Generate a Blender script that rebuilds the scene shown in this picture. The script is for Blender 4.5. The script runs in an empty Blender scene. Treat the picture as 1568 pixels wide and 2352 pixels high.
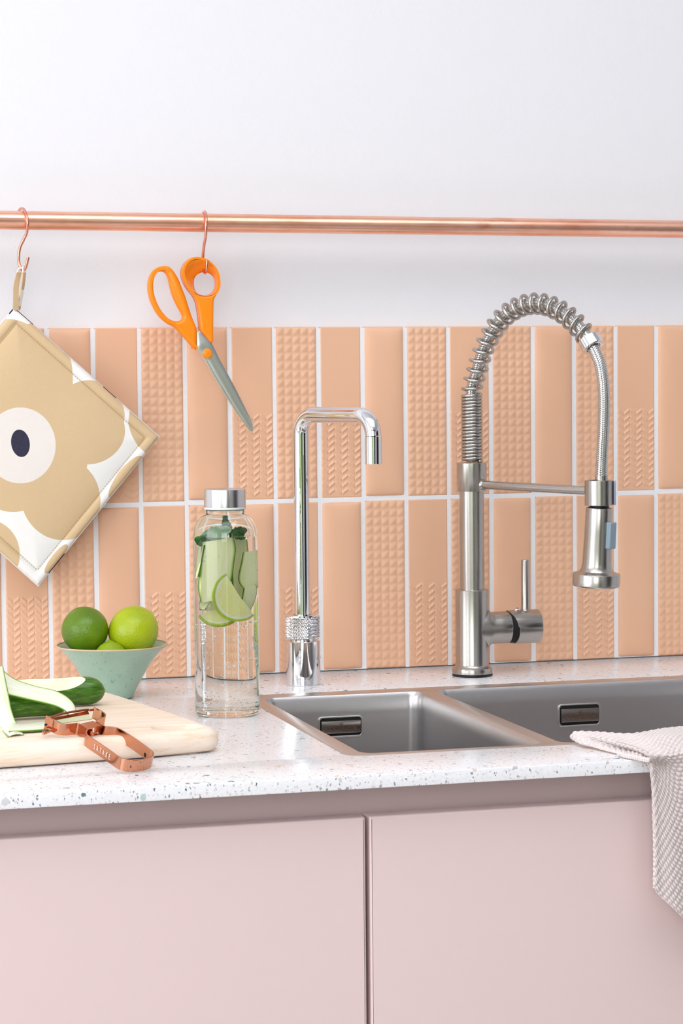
import bpy, bmesh, math, random
import numpy as np
from math import pi, sin, cos, radians
from mathutils import Vector, Matrix, noise

# ------------------------------------------------------------------ camera, world, light, exposure
CT = 0.92                                   # height of the worktop above the floor
SC = bpy.context.scene
COL = SC.collection
FPX = 5521.458
CAM = np.array([-0.4079774, -2.7152663, 0.3545484])       # relative to the worktop surface (z = 0 there)
YAW, PITCH, ROLL = 0.2702437, 0.0592597, -0.0092503
F_ = np.array([sin(YAW)*cos(PITCH), cos(YAW)*cos(PITCH), -sin(PITCH)])
R_ = np.array([cos(YAW), -sin(YAW), 0.0]); U_ = np.cross(R_, F_)
R2 = R_*cos(ROLL)+U_*sin(ROLL); U2 = -R_*sin(ROLL)+U_*cos(ROLL)
cd = bpy.data.cameras.new('camera'); co = bpy.data.objects.new('camera', cd); COL.objects.link(co)
co.matrix_world = Matrix(((R2[0], U2[0], -F_[0], CAM[0]), (R2[1], U2[1], -F_[1], CAM[1]),
                          (R2[2], U2[2], -F_[2], CAM[2]+CT), (0, 0, 0, 1)))
cd.sensor_fit = 'VERTICAL'; cd.sensor_height = 36; cd.sensor_width = 24; cd.lens = FPX/2352*36
cd.clip_start = 0.05; SC.camera = co

W = bpy.data.worlds.new('daylight'); SC.world = W; W.use_nodes = True
bg = W.node_tree.nodes['Background']; bg.inputs[0].default_value = (0.925, 0.95, 1.0, 1); bg.inputs[1].default_value = 4.0
SC.view_settings.view_transform = 'Standard'; SC.view_settings.look = 'None'
SC.view_settings.gamma = 1; SC.view_settings.use_curve_mapping = False
SC.view_settings.exposure = -1.07
SC.cycles.max_bounces = 20; SC.cycles.transmission_bounces = 20; SC.cycles.glossy_bounces = 8

def window_or_top_light(loc, rot, sx, sy, power, col=(1, 1, 1)):
    l = bpy.data.lights.new('window_or_top_daylight', 'AREA'); l.shape = 'RECTANGLE'; l.size = sx; l.size_y = sy
    l.energy = power; l.color = col
    o = bpy.data.objects.new('window_or_top_daylight', l); COL.objects.link(o); o.location = loc; o.rotation_euler = rot
    return o
# room extents (relative to worktop): back wall y = .008, front wall y = -4.4, left x = -2.4, right x = 2.9, ceiling 2.75
XL, XR, YF, YB, ZC = -2.4, 2.9, -4.4, 0.008, 2.75
LEFTWIN = (-3.3, -0.5, 0.75, 2.5)            # y0, y1, z0, z1 on the left wall
FRONTWIN = (-2.1, -0.35, 0.1, 2.5)           # x0, x1, z0, z1 on the front wall (garden door)
FRONTWIN2 = (0.75, 1.25, 0.5, 2.5)
TOPLIGHT = (-1.45, 1.25, -2.65, -0.85)            # added opening for overhead light: x0, x1, y0, y1
window_or_top_light((XL-0.25, -1.9, 1.62), (0, radians(-90), 0), 1.7, 2.7, 68, (0.985, 0.978, 1.0))
window_or_top_light((-1.22, YF-0.3, 1.9), (radians(90), 0, 0), 1.7, 1.4, 68, (0.985, 0.978, 1.0))
window_or_top_light((-0.1, -1.75, ZC+0.12), (0, 0, 0), 2.5, 1.6, 36, (0.985, 0.978, 1.0))  # overhead lamp added to brighten level surfaces; no roof window is known

# ------------------------------------------------------------------ pixel helper: a point on a real plane of the room
def ray(u, v):
    return F_ + R2*(u-784)/FPX - U2*(v-1176)/FPX
def at(u, v, x=None, y=None, z=None):
    d = ray(u, v)
    if x is not None: t = (x-CAM[0])/d[0]
    elif y is not None: t = (y-CAM[1])/d[1]
    else: t = (z-CAM[2])/d[2]
    return CAM+t*d
def atp(u, v, P, n):
    d = ray(u, v); P = np.array(P, float); n = np.array(n, float)
    return CAM + d*((P-CAM)@n)/(d@n)

# ------------------------------------------------------------------ object helpers
def lin(c):
    c = c/255.0
    return c/12.92 if c <= 0.04045 else ((c+0.055)/1.055)**2.4
def rgb(r, g, b): return (lin(r), lin(g), lin(b), 1)

def root_of(o):
    while o.parent: o = o.parent
    return o
def thing(name, label, cat, loc=(0, 0, 0), group=None):
    o = bpy.data.objects.new(name, None); COL.objects.link(o); o.empty_display_size = 0.02
    o.location = (loc[0], loc[1], loc[2]+CT); o['label'] = label; o['category'] = cat
    if group: o['group'] = group
    return o
def tag(o, label=None, cat=None, group=None, kind=None):
    if label: o['label'] = label
    if cat: o['category'] = cat
    if group: o['group'] = group
    if kind: o['kind'] = kind
    return o
def mk(name, VF, mat, parent=None, smooth=35, uv=None, label=None, loc=None, mats=None, fmat=None):
    """vertices in the worktop frame; one mesh object"""
    V, Fc = VF
    V = np.array(V, float).reshape(-1, 3).copy()
    if parent is not None:
        r = root_of(parent); base = np.array([r.location[0], r.location[1], r.location[2]-CT])
    else:
        base = np.array(loc if loc is not None else V.mean(0)*[1, 1, 0]+[0, 0, V[:, 2].min()], float)
    V -= base
    me = bpy.data.meshes.new(name); me.from_pydata(V.tolist(), [], [tuple(int(i) for i in f) for f in Fc])
    if uv is not None:
        ul = me.uv_layers.new(name='UVMap'); li = np.zeros(len(me.loops), dtype=np.int32)
        me.loops.foreach_get('vertex_index', li)
        ul.data.foreach_set('uv', np.array(uv, float)[li].ravel())
    for m in (mats or [mat]): me.materials.append(m)
    if fmat is not None: me.polygons.foreach_set('material_index', [int(i) for i in fmat])
    me.validate()
    if smooth:
        me.shade_smooth()
        if smooth < 180: me.set_sharp_from_angle(angle=radians(smooth))
    o = bpy.data.objects.new(name, me); COL.objects.link(o)
    if parent is not None: o.parent = parent
    else: o.location = (base[0], base[1], base[2]+CT)
    if label: o['label'] = label
    return o
def join(*parts):
    V = []; Fc = []; n = 0
    for v, f in parts:
        v = np.array(v, float).reshape(-1, 3); V.append(v); Fc += [tuple(i+n for i in g) for g in f]; n += len(v)
    return np.vstack(V), Fc
def bev(o, w=0.001, seg=2, ang=40):
    m = o.modifiers.new('bevel', 'BEVEL'); m.width = w; m.segments = seg; m.limit_method = 'ANGLE'; m.angle_limit = radians(ang)
    m.harden_normals = False
    return o
def frame(axis):
    w = np.array(axis, float); w /= np.linalg.norm(w)
    a = np.array([0, 0, 1.0]) if abs(w[2]) < .9 else np.array([1.0, 0, 0])
    u = np.cross(a, w); u /= np.linalg.norm(u); v = np.cross(w, u)
    return u, v, w
def lathe(prof, c=(0, 0, 0), axis=(0, 0, 1), n=64, closed=False):
    """prof: (radius, height) from bottom to top along axis; r = 0 ends are closed to a point"""
    u, v, w = frame(axis) if tuple(axis) != (0, 0, 1) else (np.array([1., 0, 0]), np.array([0, 1., 0]), np.array([0, 0, 1.]))
    c = np.array(c, float); V = []; Fc = []; rings = []
    for r, h in prof:
        if r < 1e-7:
            rings.append([len(V)]); V.append(c+w*h)
        else:
            rings.append(list(range(len(V), len(V)+n)))
            for k in range(n):
                a = 2*pi*k/n; V.append(c+u*r*cos(a)+v*r*sin(a)+w*h)
    m = len(rings)
    for i in range(m if closed else m-1):
        A = rings[i]; B = rings[(i+1) % m]
        for k in range(n):
            k2 = (k+1) % n
            if len(A) == 1 and len(B) == 1: continue
            if len(A) == 1: Fc.append((A[0], B[k2], B[k]))
            elif len(B) == 1: Fc.append((A[k], A[k2], B[0]))
            else: Fc.append((A[k], A[k2], B[k2], B[k]))
    return np.array(V), Fc
def catmull(P, n=8, closed=False):
    P = [np.array(p, float) for p in P]; out = []; m = len(P)
    rng = range(m) if closed else range(m-1)
    for i in rng:
        if closed: a, b, c, d = P[i-1], P[i], P[(i+1) % m], P[(i+2) % m]
        else: a, b, c, d = P[max(i-1, 0)], P[i], P[i+1], P[min(i+2, m-1)]
        for k in range(n):
            t = k/n
            out.append(.5*((2*b)+(-a+c)*t+(2*a-5*b+4*c-d)*t*t+(-a+3*b-3*c+d)*t**3))
    if not closed: out.append(P[-1])
    return np.array(out)
def resample(P, n, closed=False):
    P = np.array(P, float)
    if closed: P = np.vstack([P, P[:1]])
    d = np.r_[0, np.cumsum(np.linalg.norm(np.diff(P, axis=0), axis=1))]
    t = np.linspace(0, d[-1], n+1 if closed else n)
    Q = np.array([[np.interp(x, d, P[:, k]) for k in range(P.shape[1])] for x in t])
    return Q[:-1] if closed else Q
def tube(P, r, n=16, closed=False, caps=True, want_uv=False, up=None):
    P = np.array(P, float); m = len(P); r = np.broadcast_to(np.array(r, float), (m,))
    T = np.zeros_like(P)
    for i in range(m):
        a = P[(i-1) % m] if (closed or i > 0) else P[i]; b = P[(i+1) % m] if (closed or i < m-1) else P[i]
        T[i] = b-a; T[i] /= (np.linalg.norm(T[i])+1e-12)
    u = np.cross(T[0], up if up is not None else ([0, 0, 1.] if abs(T[0][2]) < .9 else [1., 0, 0])); u /= np.linalg.norm(u)
    V = []; Fc = []; UV = []; L = 0
    for i in range(m):
        if i:
            u = u-T[i]*(u@T[i]); u /= np.linalg.norm(u); L += np.linalg.norm(P[i]-P[i-1])
        v = np.cross(T[i], u)
        for k in range(n):
            a = 2*pi*k/n; V.append(P[i]+r[i]*(u*cos(a)+v*sin(a))); UV.append((k/n, L))
    for i in range(m if closed else m-1):
        j = (i+1) % m
        for k in range(n):
            k2 = (k+1) % n; Fc.append((i*n+k, i*n+k2, j*n+k2, j*n+k))
    if caps and not closed:
        Fc.append(tuple(range(n-1, -1, -1))); Fc.append(tuple(range((m-1)*n, m*n)))
    if want_uv: return (np.array(V), Fc), UV
    return np.array(V), Fc
def box(x0, x1, y0, y1, z0, z1):
    V = [(x, y, z) for z in (z0, z1) for y in (y0, y1) for x in (x0, x1)]
    return np.array(V, float), [(0, 2, 3, 1), (4, 5, 7, 6), (0, 1, 5, 4), (2, 6, 7, 3), (0, 4, 6, 2), (1, 3, 7, 5)]
def obox(c, ax, ay, az, sx, sy, sz):
    V, Fc = box(-sx/2, sx/2, -sy/2, sy/2, -sz/2, sz/2)
    return np.array(c)+V[:, :1]*np.array(ax)+V[:, 1:2]*np.array(ay)+V[:, 2:]*np.array(az), Fc
def area2(P): return .5*sum(P[i-1][0]*P[i][1]-P[i][0]*P[i-1][1] for i in range(len(P)))
def offs(P, d):
    """offset a ccw loop inwards by d"""
    P = np.array(P, float); A = np.roll(P, 1, 0); B = np.roll(P, -1, 0)
    e1 = P-A; e2 = B-P; e1 /= np.linalg.norm(e1, axis=1)[:, None]+1e-12; e2 /= np.linalg.norm(e2, axis=1)[:, None]+1e-12
    n = np.c_[-(e1+e2)[:, 1], (e1+e2)[:, 0]]; ln = np.linalg.norm(n, axis=1)[:, None]+1e-12; n /= ln
    return P+n*d/np.maximum(ln/2, .5)
def slab(outer, holes, z0, z1, r, seg=5, top=True, bottom=True, rb=None, hk=1.0):
    """2-D loops -> plate between z0 and z1 whose edges are rounded by r (outer loop and holes)"""
    rb = r if rb is None else rb
    V = []; Fc = []; tops = []; bots = []
    prof = [(rb*(1-sin(a)), z0+rb*(1-cos(a))) for a in np.linspace(0, pi/2, seg+1)] + \
           [(r*(1-cos(a)), z1-r*(1-sin(a))) for a in np.linspace(0, pi/2, seg+1)]
    if r <= 0 and rb <= 0: prof = [(0, z0), (0, z1)]
    for li, L in enumerate([outer]+list(holes)):
        L = np.array(L, float)
        if area2(L) < 0: L = L[::-1]
        s = 1 if li == 0 else -1
        base = len(V); n = len(L)
        for d, z in prof:
            Q = offs(L, d*(1 if li == 0 else -hk))
            V += [(q[0], q[1], z) for q in Q]
        m = len(prof)
        for i in range(m-1):
            for k in range(n):
                k2 = (k+1) % n; f = (base+i*n+k, base+i*n+k2, base+(i+1)*n+k2, base+(i+1)*n+k)
                Fc.append(f if li == 0 else f[::-1])
        bots.append(list(range(base, base+n))); tops.append(list(range(base+(m-1)*n, base+m*n)))
    for on, loops, up in ((top, tops, 1), (bottom, bots, -1)):
        if not on: continue
        bm = bmesh.new(); mp = []
        es = []
        for lp in loops:
            vs = [bm.verts.new((V[i][0], V[i][1], 0)) for i in lp]; mp += lp
            es += [bm.edges.new((vs[k-1], vs[k])) for k in range(len(vs))]
        bm.verts.index_update()
        bmesh.ops.triangle_fill(bm, use_beauty=True, use_dissolve=False, edges=es)
        bm.verts.index_update()
        for f in bm.faces:
            ids = [mp[v.index] for v in f.verts]
            nz = f.calc_area() and (f.verts[1].co-f.verts[0].co).cross(f.verts[2].co-f.verts[1].co).z
            if (nz > 0) != (up > 0): ids = ids[::-1]
            Fc.append(tuple(ids))
        bm.free()
    return np.array(V), Fc
def place(VF, O, ex, ey, ez):
    V, Fc = VF; V = np.array(V, float)
    return np.array(O)+V[:, :1]*np.array(ex)+V[:, 1:2]*np.array(ey)+V[:, 2:3]*np.array(ez), Fc
def flip(VF): return VF[0], [tuple(reversed(f)) for f in VF[1]]
def rrect(x0, x1, y0, y1, r, n=6):
    out = []
    for cx, cy, a0 in ((x1-r, y1-r, 0), (x0+r, y1-r, pi/2), (x0+r, y0+r, pi), (x1-r, y0+r, 3*pi/2)):
        for k in range(n+1):
            a = a0+pi/2*k/n; out.append((cx+r*cos(a), cy+r*sin(a)))
    return out
def grid(P):
    """P: array (m, n, 3)"""
    m, n = P.shape[:2]
    Fc = [(i*n+j, i*n+j+1, (i+1)*n+j+1, (i+1)*n+j) for i in range(m-1) for j in range(n-1)]
    return P.reshape(-1, 3), Fc
def text_mesh(s, size, O, ex, ey, ez, depth=0.0002, align='CENTER', spacing=1.0, sx=1.0):
    c = bpy.data.curves.new('lettering', 'FONT'); c.body = s; c.size = size; c.extrude = depth; c.align_x = align
    c.align_y = 'CENTER'; c.space_character = spacing; c.resolution_u = 3
    o = bpy.data.objects.new('lettering_source', c); COL.objects.link(o)
    dg = bpy.context.evaluated_depsgraph_get(); me = bpy.data.meshes.new_from_object(o.evaluated_get(dg))
    V = np.array([v.co[:] for v in me.vertices]); Fc = [tuple(p.vertices) for p in me.polygons]
    bpy.data.objects.remove(o); bpy.data.curves.remove(c); bpy.data.meshes.remove(me)
    V[:, 0] *= sx
    return place((V, Fc), O, ex, ey, ez)

# ------------------------------------------------------------------ materials
class NT:
    def __init__(s, name):
        s.m = bpy.data.materials.new(name); s.m.use_nodes = True; s.t = s.m.node_tree; s.N = s.t.nodes; s.L = s.t.links
        s.b = s.N['Principled BSDF']
    def n(s, typ, **k):
        x = s.N.new(typ)
        for a, b in k.items(): setattr(x, a, b)
        return x
    def put(s, sock, v):
        if hasattr(v, 'is_output') or isinstance(v, bpy.types.NodeSocket): s.L.new(v, sock)
        else: sock.default_value = v
    def math(s, op, a, b=0.0, c=0.0):
        x = s.n('ShaderNodeMath', operation=op); s.put(x.inputs[0], a); s.put(x.inputs[1], b); s.put(x.inputs[2], c); return x.outputs[0]
    def co(s, which='Object'): return s.n('ShaderNodeTexCoord').outputs[which]
    def mapping(s, vec, scale=(1, 1, 1), rot=(0, 0, 0), loc=(0, 0, 0)):
        x = s.n('ShaderNodeMapping'); s.L.new(vec, x.inputs[0]); x.inputs['Scale'].default_value = scale
        x.inputs['Rotation'].default_value = rot; x.inputs['Location'].default_value = loc; return x.outputs[0]
    def noise(s, vec, scale, detail=2, rough=.5, out='Fac'):
        x = s.n('ShaderNodeTexNoise'); s.L.new(vec, x.inputs['Vector']); x.inputs['Scale'].default_value = scale
        x.inputs['Detail'].default_value = detail; x.inputs['Roughness'].default_value = rough; return x.outputs[out]
    def ramp(s, fac, stops, interp='LINEAR'):
        x = s.n('ShaderNodeValToRGB'); s.L.new(fac, x.inputs[0]); e = x.color_ramp; e.interpolation = interp
        while len(e.elements) < len(stops): e.elements.new(.5)
        for el, (p, c) in zip(e.elements, stops):
            el.position = p; el.color = c if hasattr(c, '__len__') else (c, c, c, 1)
        return x.outputs[0]
    def mix(s, fac, a, b):
        x = s.n('ShaderNodeMix', data_type='RGBA'); s.put(x.inputs[0], fac); s.put(x.inputs[6], a); s.put(x.inputs[7], b); return x.outputs[2]
    def bump(s, h, dist=.001, strength=1.0):
        x = s.n('ShaderNodeBump'); x.inputs['Strength'].default_value = strength; x.inputs['Distance'].default_value = dist
        s.L.new(h, x.inputs['Height']); s.L.new(x.outputs[0], s.b.inputs['Normal'])
    def set(s, **k):
        for a, v in k.items(): s.put(s.b.inputs[a.replace('_', ' ')], v)
        return s
def simple(name, color, rough=.5, metal=0.0, **k):
    t = NT(name); t.set(Base_Color=color, Roughness=rough, Metallic=metal, **k); return t.m

def m_wall():
    t = NT('white_wall_paint'); c = t.co(); h = t.noise(c, 260, 4, .6)
    t.set(Base_Color=rgb(234, 234, 237), Roughness=.75); t.bump(h, .0006, .5); return t.m
def m_tile():
    t = NT('peach_matte_tile'); c = t.co(); f = t.noise(c, 5, 3, .5)
    col = t.ramp(f, [(.3, rgb(232, 183, 150)), (.7, rgb(236, 189, 156))])
    t.set(Base_Color=col, Roughness=.38); t.b.inputs['Specular IOR Level'].default_value = .4
    t.bump(t.noise(c, 900, 2), .0001, .5); return t.m
def m_grout():
    t = NT('white_grout'); t.set(Base_Color=rgb(240, 240, 242), Roughness=.9); t.bump(t.noise(t.co(), 900, 3), .0005, .7); return t.m
def m_terrazzo():
    t = NT('white_speckled_quartz'); c = t.co()
    cd_ = t.n('ShaderNodeVectorMath', operation='ADD'); t.L.new(c, cd_.inputs[0])
    nz = t.n('ShaderNodeVectorMath', operation='SCALE'); t.L.new(t.noise(c, 300, 2, .5, 'Color'), nz.inputs[0]); nz.inputs['Scale'].default_value = .0035
    t.L.new(nz.outputs[0], cd_.inputs[1]); vec = cd_.outputs[0]
    base = t.ramp(t.noise(c, 400, 3), [(.35, rgb(237, 238, 241)), (.65, rgb(246, 246, 249))])
    def layer(base, scale, prob, size, stops, st=(1, 1, 1)):
        v = t.n('ShaderNodeTexVoronoi'); t.L.new(t.mapping(vec, st, (.3, .2, .5)), v.inputs['Vector']); v.inputs['Scale'].default_value = scale
        sp = t.n('ShaderNodeSeparateColor'); t.L.new(v.outputs['Color'], sp.inputs[0])
        on = t.math('GREATER_THAN', sp.outputs[0], 1-prob)
        sz = t.math('MULTIPLY', sp.outputs[2], size)
        near = t.math('LESS_THAN', v.outputs['Distance'], sz)
        return t.mix(t.math('MULTIPLY', on, near), base, t.ramp(sp.outputs[1], stops, 'CONSTANT'))
    g = [(0, rgb(206, 208, 211)), (.25, rgb(170, 176, 180)), (.45, rgb(226, 218, 212)), (.6, rgb(146, 158, 160)), (.75, rgb(210, 202, 197)), (.93, rgb(104, 118, 122))]
    base = layer(base, 520, .42, .5, g, (1, 1.0, .6))
    base = layer(base, 260, .12, .55, g, (1.3, .8, 1))
    base = layer(base, 120, .15, .42, [(0, rgb(150, 186, 184)), (.2, rgb(214, 216, 218)), (.45, rgb(226, 208, 190)), (.6, rgb(192, 196, 200)), (.75, rgb(104, 138, 142)), (.88, rgb(186, 210, 208))])
    t.set(Base_Color=base, Roughness=.22); t.b.inputs['Specular IOR Level'].default_value = .5
    return t.m
def m_steel(name, col, rough, streak_axis=None, sc=60, amp=.12, brush=.0):
    t = NT(name); c = t.co()
    st = {'z': (1, 1, .02), 'x': (.02, 1, 1), 'y': (1, .02, 1), None: (1, 1, 1)}[streak_axis]
    f = t.noise(t.mapping(c, st), sc, 4, .7)
    r = t.math('MULTIPLY_ADD', f, amp*2, rough-amp)
    t.set(Base_Color=col, Metallic=1.0, Roughness=r)
    if brush: t.bump(t.noise(t.mapping(c, st), sc*12, 3, .7), brush, .6)
    return t.m
def m_copper_pipe():
    t = NT('copper_pipe'); c = t.co()
    f = t.noise(t.mapping(c, (.04, 1, 1)), 90, 4, .7); f2 = t.noise(t.mapping(c, (.3, 1, 1)), 30, 4, .7)
    col = t.ramp(f2, [(.35, rgb(242, 172, 142)), (.5, rgb(251, 190, 162)), (.62, rgb(254, 200, 174)), (.78, rgb(230, 146, 114))])
    t.set(Base_Color=col, Metallic=1.0, Roughness=t.math('MULTIPLY_ADD', f, .22, .20)); t.bump(f, .0008, .3); return t.m
def m_braid():
    t = NT('braided_steel_hose'); uv = t.co('UV'); s = t.n('ShaderNodeSeparateXYZ'); t.L.new(uv, s.inputs[0])
    a = t.math('MULTIPLY', s.outputs[0], 12.0)           # columns round the hose
    tri = t.math('PINGPONG', a, 1.0)
    ph = t.math('ADD', t.math('MULTIPLY', s.outputs[1], 420.0), t.math('MULTIPLY', tri, .9))
    fr = t.math('FRACT', ph); h = t.math('PINGPONG', fr, .5)
    h2 = t.math('PINGPONG', a, .5)
    hh = t.math('MULTIPLY', t.math('MINIMUM', t.math('MULTIPLY', h, 7.0), 1.0), t.math('MINIMUM', t.math('MULTIPLY', h2, 10.0), 1.0))
    t.set(Base_Color=t.mix(hh, rgb(118, 116, 113), rgb(224, 222, 218)), Metallic=1.0, Roughness=.3); t.bump(hh, .0006, 1.0); return t.m
def m_glass(name, ior, col=(1, 1, 1, 1), rough=0.0):
    t = NT(name); g = t.n('ShaderNodeBsdfGlass'); g.inputs['Color'].default_value = col; g.inputs['IOR'].default_value = ior
    g.inputs['Roughness'].default_value = rough
    t.L.new(g.outputs[0], t.N['Material Output'].inputs['Surface']); t.N.remove(t.b); return t.m
def m_wood():
    t = NT('pale_beech'); c = t.co(); m = t.mapping(c, (1.5, 16, 30), (0, 0, .06))
    f = t.noise(m, 5.5, 5, .6); w = t.noise(t.mapping(c, (4, 110, 110), (0, 0, .06)), 6, 4, .7)
    k = t.math('ADD', t.math('MULTIPLY', f, .7), t.math('MULTIPLY', w, .3))
    col = t.ramp(k, [(.34, rgb(238, 206, 174)), (.46, rgb(247, 226, 204)), (.6, rgb(251, 235, 219))])
    t.set(Base_Color=col, Roughness=.5); t.bump(w, .0003, .2); return t.m
def m_cucumber():
    t = NT('cucumber_skin'); c = t.co('UV'); f = t.noise(t.mapping(c, (26, 5, 1)), 1, 4, .6)
    col = t.ramp(f, [(.3, rgb(36, 72, 0)), (.55, rgb(62, 112, 8)), (.75, rgb(118, 164, 34))])
    t.set(Base_Color=col, Roughness=.3); t.bump(f, .0008, .4); t.b.inputs['Specular IOR Level'].default_value = .5; return t.m
def m_flesh():
    t = NT('cucumber_flesh'); c = t.co(); f = t.noise(t.mapping(c, (10, 60, 60)), 6, 4, .6)
    col = t.ramp(f, [(.3, rgb(232, 240, 178)), (.5, rgb(244, 248, 208)), (.7, rgb(251, 252, 232))])
    t.set(Base_Color=col, Roughness=.3); t.b.inputs['Subsurface Weight'].default_value = .0; return t.m
def m_ribbon(a=(230, 238, 200), b=(240, 245, 222), c3=(250, 252, 240)):
    # flesh with a green skin line along both long edges (UV.x across)
    t = NT('cucumber_ribbon'); uv = t.co('UV'); s = t.n('ShaderNodeSeparateXYZ'); t.L.new(uv, s.inputs[0])
    e = t.math('ABSOLUTE', t.math('SUBTRACT', s.outputs[0], .5)); c = t.co()
    f = t.noise(t.mapping(uv, (9, 1.5, 1)), 1, 2, .5)
    fl = t.ramp(f, [(.3, rgb(*a)), (.5, rgb(*b)), (.7, rgb(*c3))])
    col = t.mix(t.ramp(e, [(.40, 0), (.455, 1)]), fl, rgb(176, 204, 92))
    col = t.mix(t.ramp(e, [(.462, 0), (.485, 1)]), col, rgb(66, 120, 24))
    t.set(Base_Color=col, Roughness=.3); return t.m
def m_lime(name, c1, c2, c3, sc=14):
    t = NT(name); c = t.co(); f = t.noise(c, sc, 3, .5)
    v = t.noise(c, 420, 1, .4)
    t.set(Base_Color=t.ramp(f, [(.3, c1), (.52, c2), (.72, c3)]), Roughness=.3); t.bump(v, .0009, .5)
    t.b.inputs['Specular IOR Level'].default_value = .5; return t.m
def m_ceramic():
    t = NT('celadon_glaze'); c = t.co(); f = t.noise(t.mapping(c, (1, 1, .28)), 260, 3, .6); g = t.noise(c, 22, 3, .5)
    base = t.ramp(g, [(.3, rgb(160, 188, 164)), (.7, rgb(180, 206, 184))])
    col = t.mix(t.ramp(f, [(.62, 0), (.68, 1)]), base, rgb(134, 168, 148))
    t.set(Base_Color=col, Roughness=.3); t.bump(t.noise(c, 60, 2), .0006, .3); return t.m
def m_mint():
    t = NT('mint_leaf'); c = t.co(); f = t.noise(c, 180, 4, .6)
    t.set(Base_Color=t.ramp(f, [(.3, rgb(36, 92, 30)), (.6, rgb(90, 156, 70)), (.8, rgb(150, 200, 120))]), Roughness=.45); t.bump(f, .001, .5); return t.m
def m_limeslice():
    t = NT('lime_slice_flesh'); uv = t.co('UV'); s = t.n('ShaderNodeSeparateXYZ'); t.L.new(uv, s.inputs[0])
    # uv.x = angle / 2pi, uv.y = radius
    seg = t.math('PINGPONG', t.math('MULTIPLY', s.outputs[0], 10.0), .5)
    line = t.ramp(seg, [(.02, 1), (.06, 0)])
    f = t.noise(t.mapping(uv, (60, 6, 1)), 1, 3, .6)
    pulp = t.ramp(f, [(.35, rgb(246, 246, 140)), (.65, rgb(254, 253, 190))])
    col = t.mix(line, pulp, rgb(246, 248, 214))
    col = t.mix(t.ramp(s.outputs[1], [(.80, 0), (.84, 1)]), col, rgb(250, 252, 226))
    col = t.mix(t.ramp(s.outputs[1], [(.90, 0), (.93, 1)]), col, rgb(190, 214, 48))
    t.set(Base_Color=col, Roughness=.35); return t.m
def let_through(m, k):
    t = m.node_tree; out = t.nodes['Material Output']; b = t.nodes['Principled BSDF']
    tr = t.nodes.new('ShaderNodeBsdfTranslucent'); mx = t.nodes.new('ShaderNodeMixShader'); mx.inputs[0].default_value = k
    if b.inputs['Base Color'].links: t.links.new(b.inputs['Base Color'].links[0].from_socket, tr.inputs[0])
    else: tr.inputs[0].default_value = b.inputs['Base Color'].default_value
    t.links.new(b.outputs[0], mx.inputs[1]); t.links.new(tr.outputs[0], mx.inputs[2]); t.links.new(mx.outputs[0], out.inputs['Surface'])
    return m
def m_wetribbon():
    m = m_ribbon((240, 248, 176), (248, 252, 198), (254, 255, 220)); m.name = 'soaked_cucumber'; return let_through(m, .12)
def m_knit():
    t = NT('knitted_cotton'); c = t.co(); f = t.noise(c, 700, 2)
    t.set(Base_Color=t.ramp(f, [(.3, rgb(214, 202, 199)), (.7, rgb(229, 219, 216))]), Roughness=.95); t.bump(f, .0006, .4); return t.m
def m_cabinet():
    t = NT('blush_lacquer'); c = t.co()
    t.set(Base_Color=rgb(226, 203, 201), Roughness=.42); t.bump(t.noise(c, 700, 2), .0001, .3); return t.m

TAN, CREAM, NAVY, WHITE = rgb(217, 188, 146), rgb(238, 230, 224), rgb(24, 24, 58), rgb(246, 245, 242)
def fabric_finish(t, col):
    c = t.co(); w = t.noise(c, 1500, 2); sp = t.noise(c, 900, 1)
    col2 = t.mix(t.math('MULTIPLY', sp, .05), col, rgb(250, 244, 236))
    t.set(Base_Color=col2, Roughness=.95); t.bump(w, .0005, .6); return t.m
def ellipses_mask(t, x, z, L):
    """union of ellipses: list of (cx, cz, rx, rz, angle)"""
    out = None
    for cx, cz, rx, rz, a in L:
        dx = t.math('SUBTRACT', x, cx); dz = t.math('SUBTRACT', z, cz)
        ca, sa = cos(radians(a)), sin(radians(a))
        p = t.math('DIVIDE', t.math('MULTIPLY_ADD', dx, ca, t.math('MULTIPLY', dz, sa)), rx)
        q = t.math('DIVIDE', t.math('MULTIPLY_ADD', dz, ca, t.math('MULTIPLY', dx, -sa)), rz)
        d = t.math('ADD', t.math('MULTIPLY', p, p), t.math('MULTIPLY', q, q))
        k = t.math('LESS_THAN', d, 1.0)
        out = k if out is None else t.math('MAXIMUM', out, k)
    return out
def m_floral(ells, disc, oval):
    t = NT('floral_printed_cotton'); s = t.n('ShaderNodeSeparateXYZ'); t.L.new(t.co(), s.inputs[0]); x, z = s.outputs[0], s.outputs[2]
    col = t.mix(ellipses_mask(t, x, z, ells), WHITE, TAN)
    col = t.mix(ellipses_mask(t, x, z, disc), col, CREAM)
    col = t.mix(ellipses_mask(t, x, z, oval), col, NAVY)
    return fabric_finish(t, col)

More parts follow.
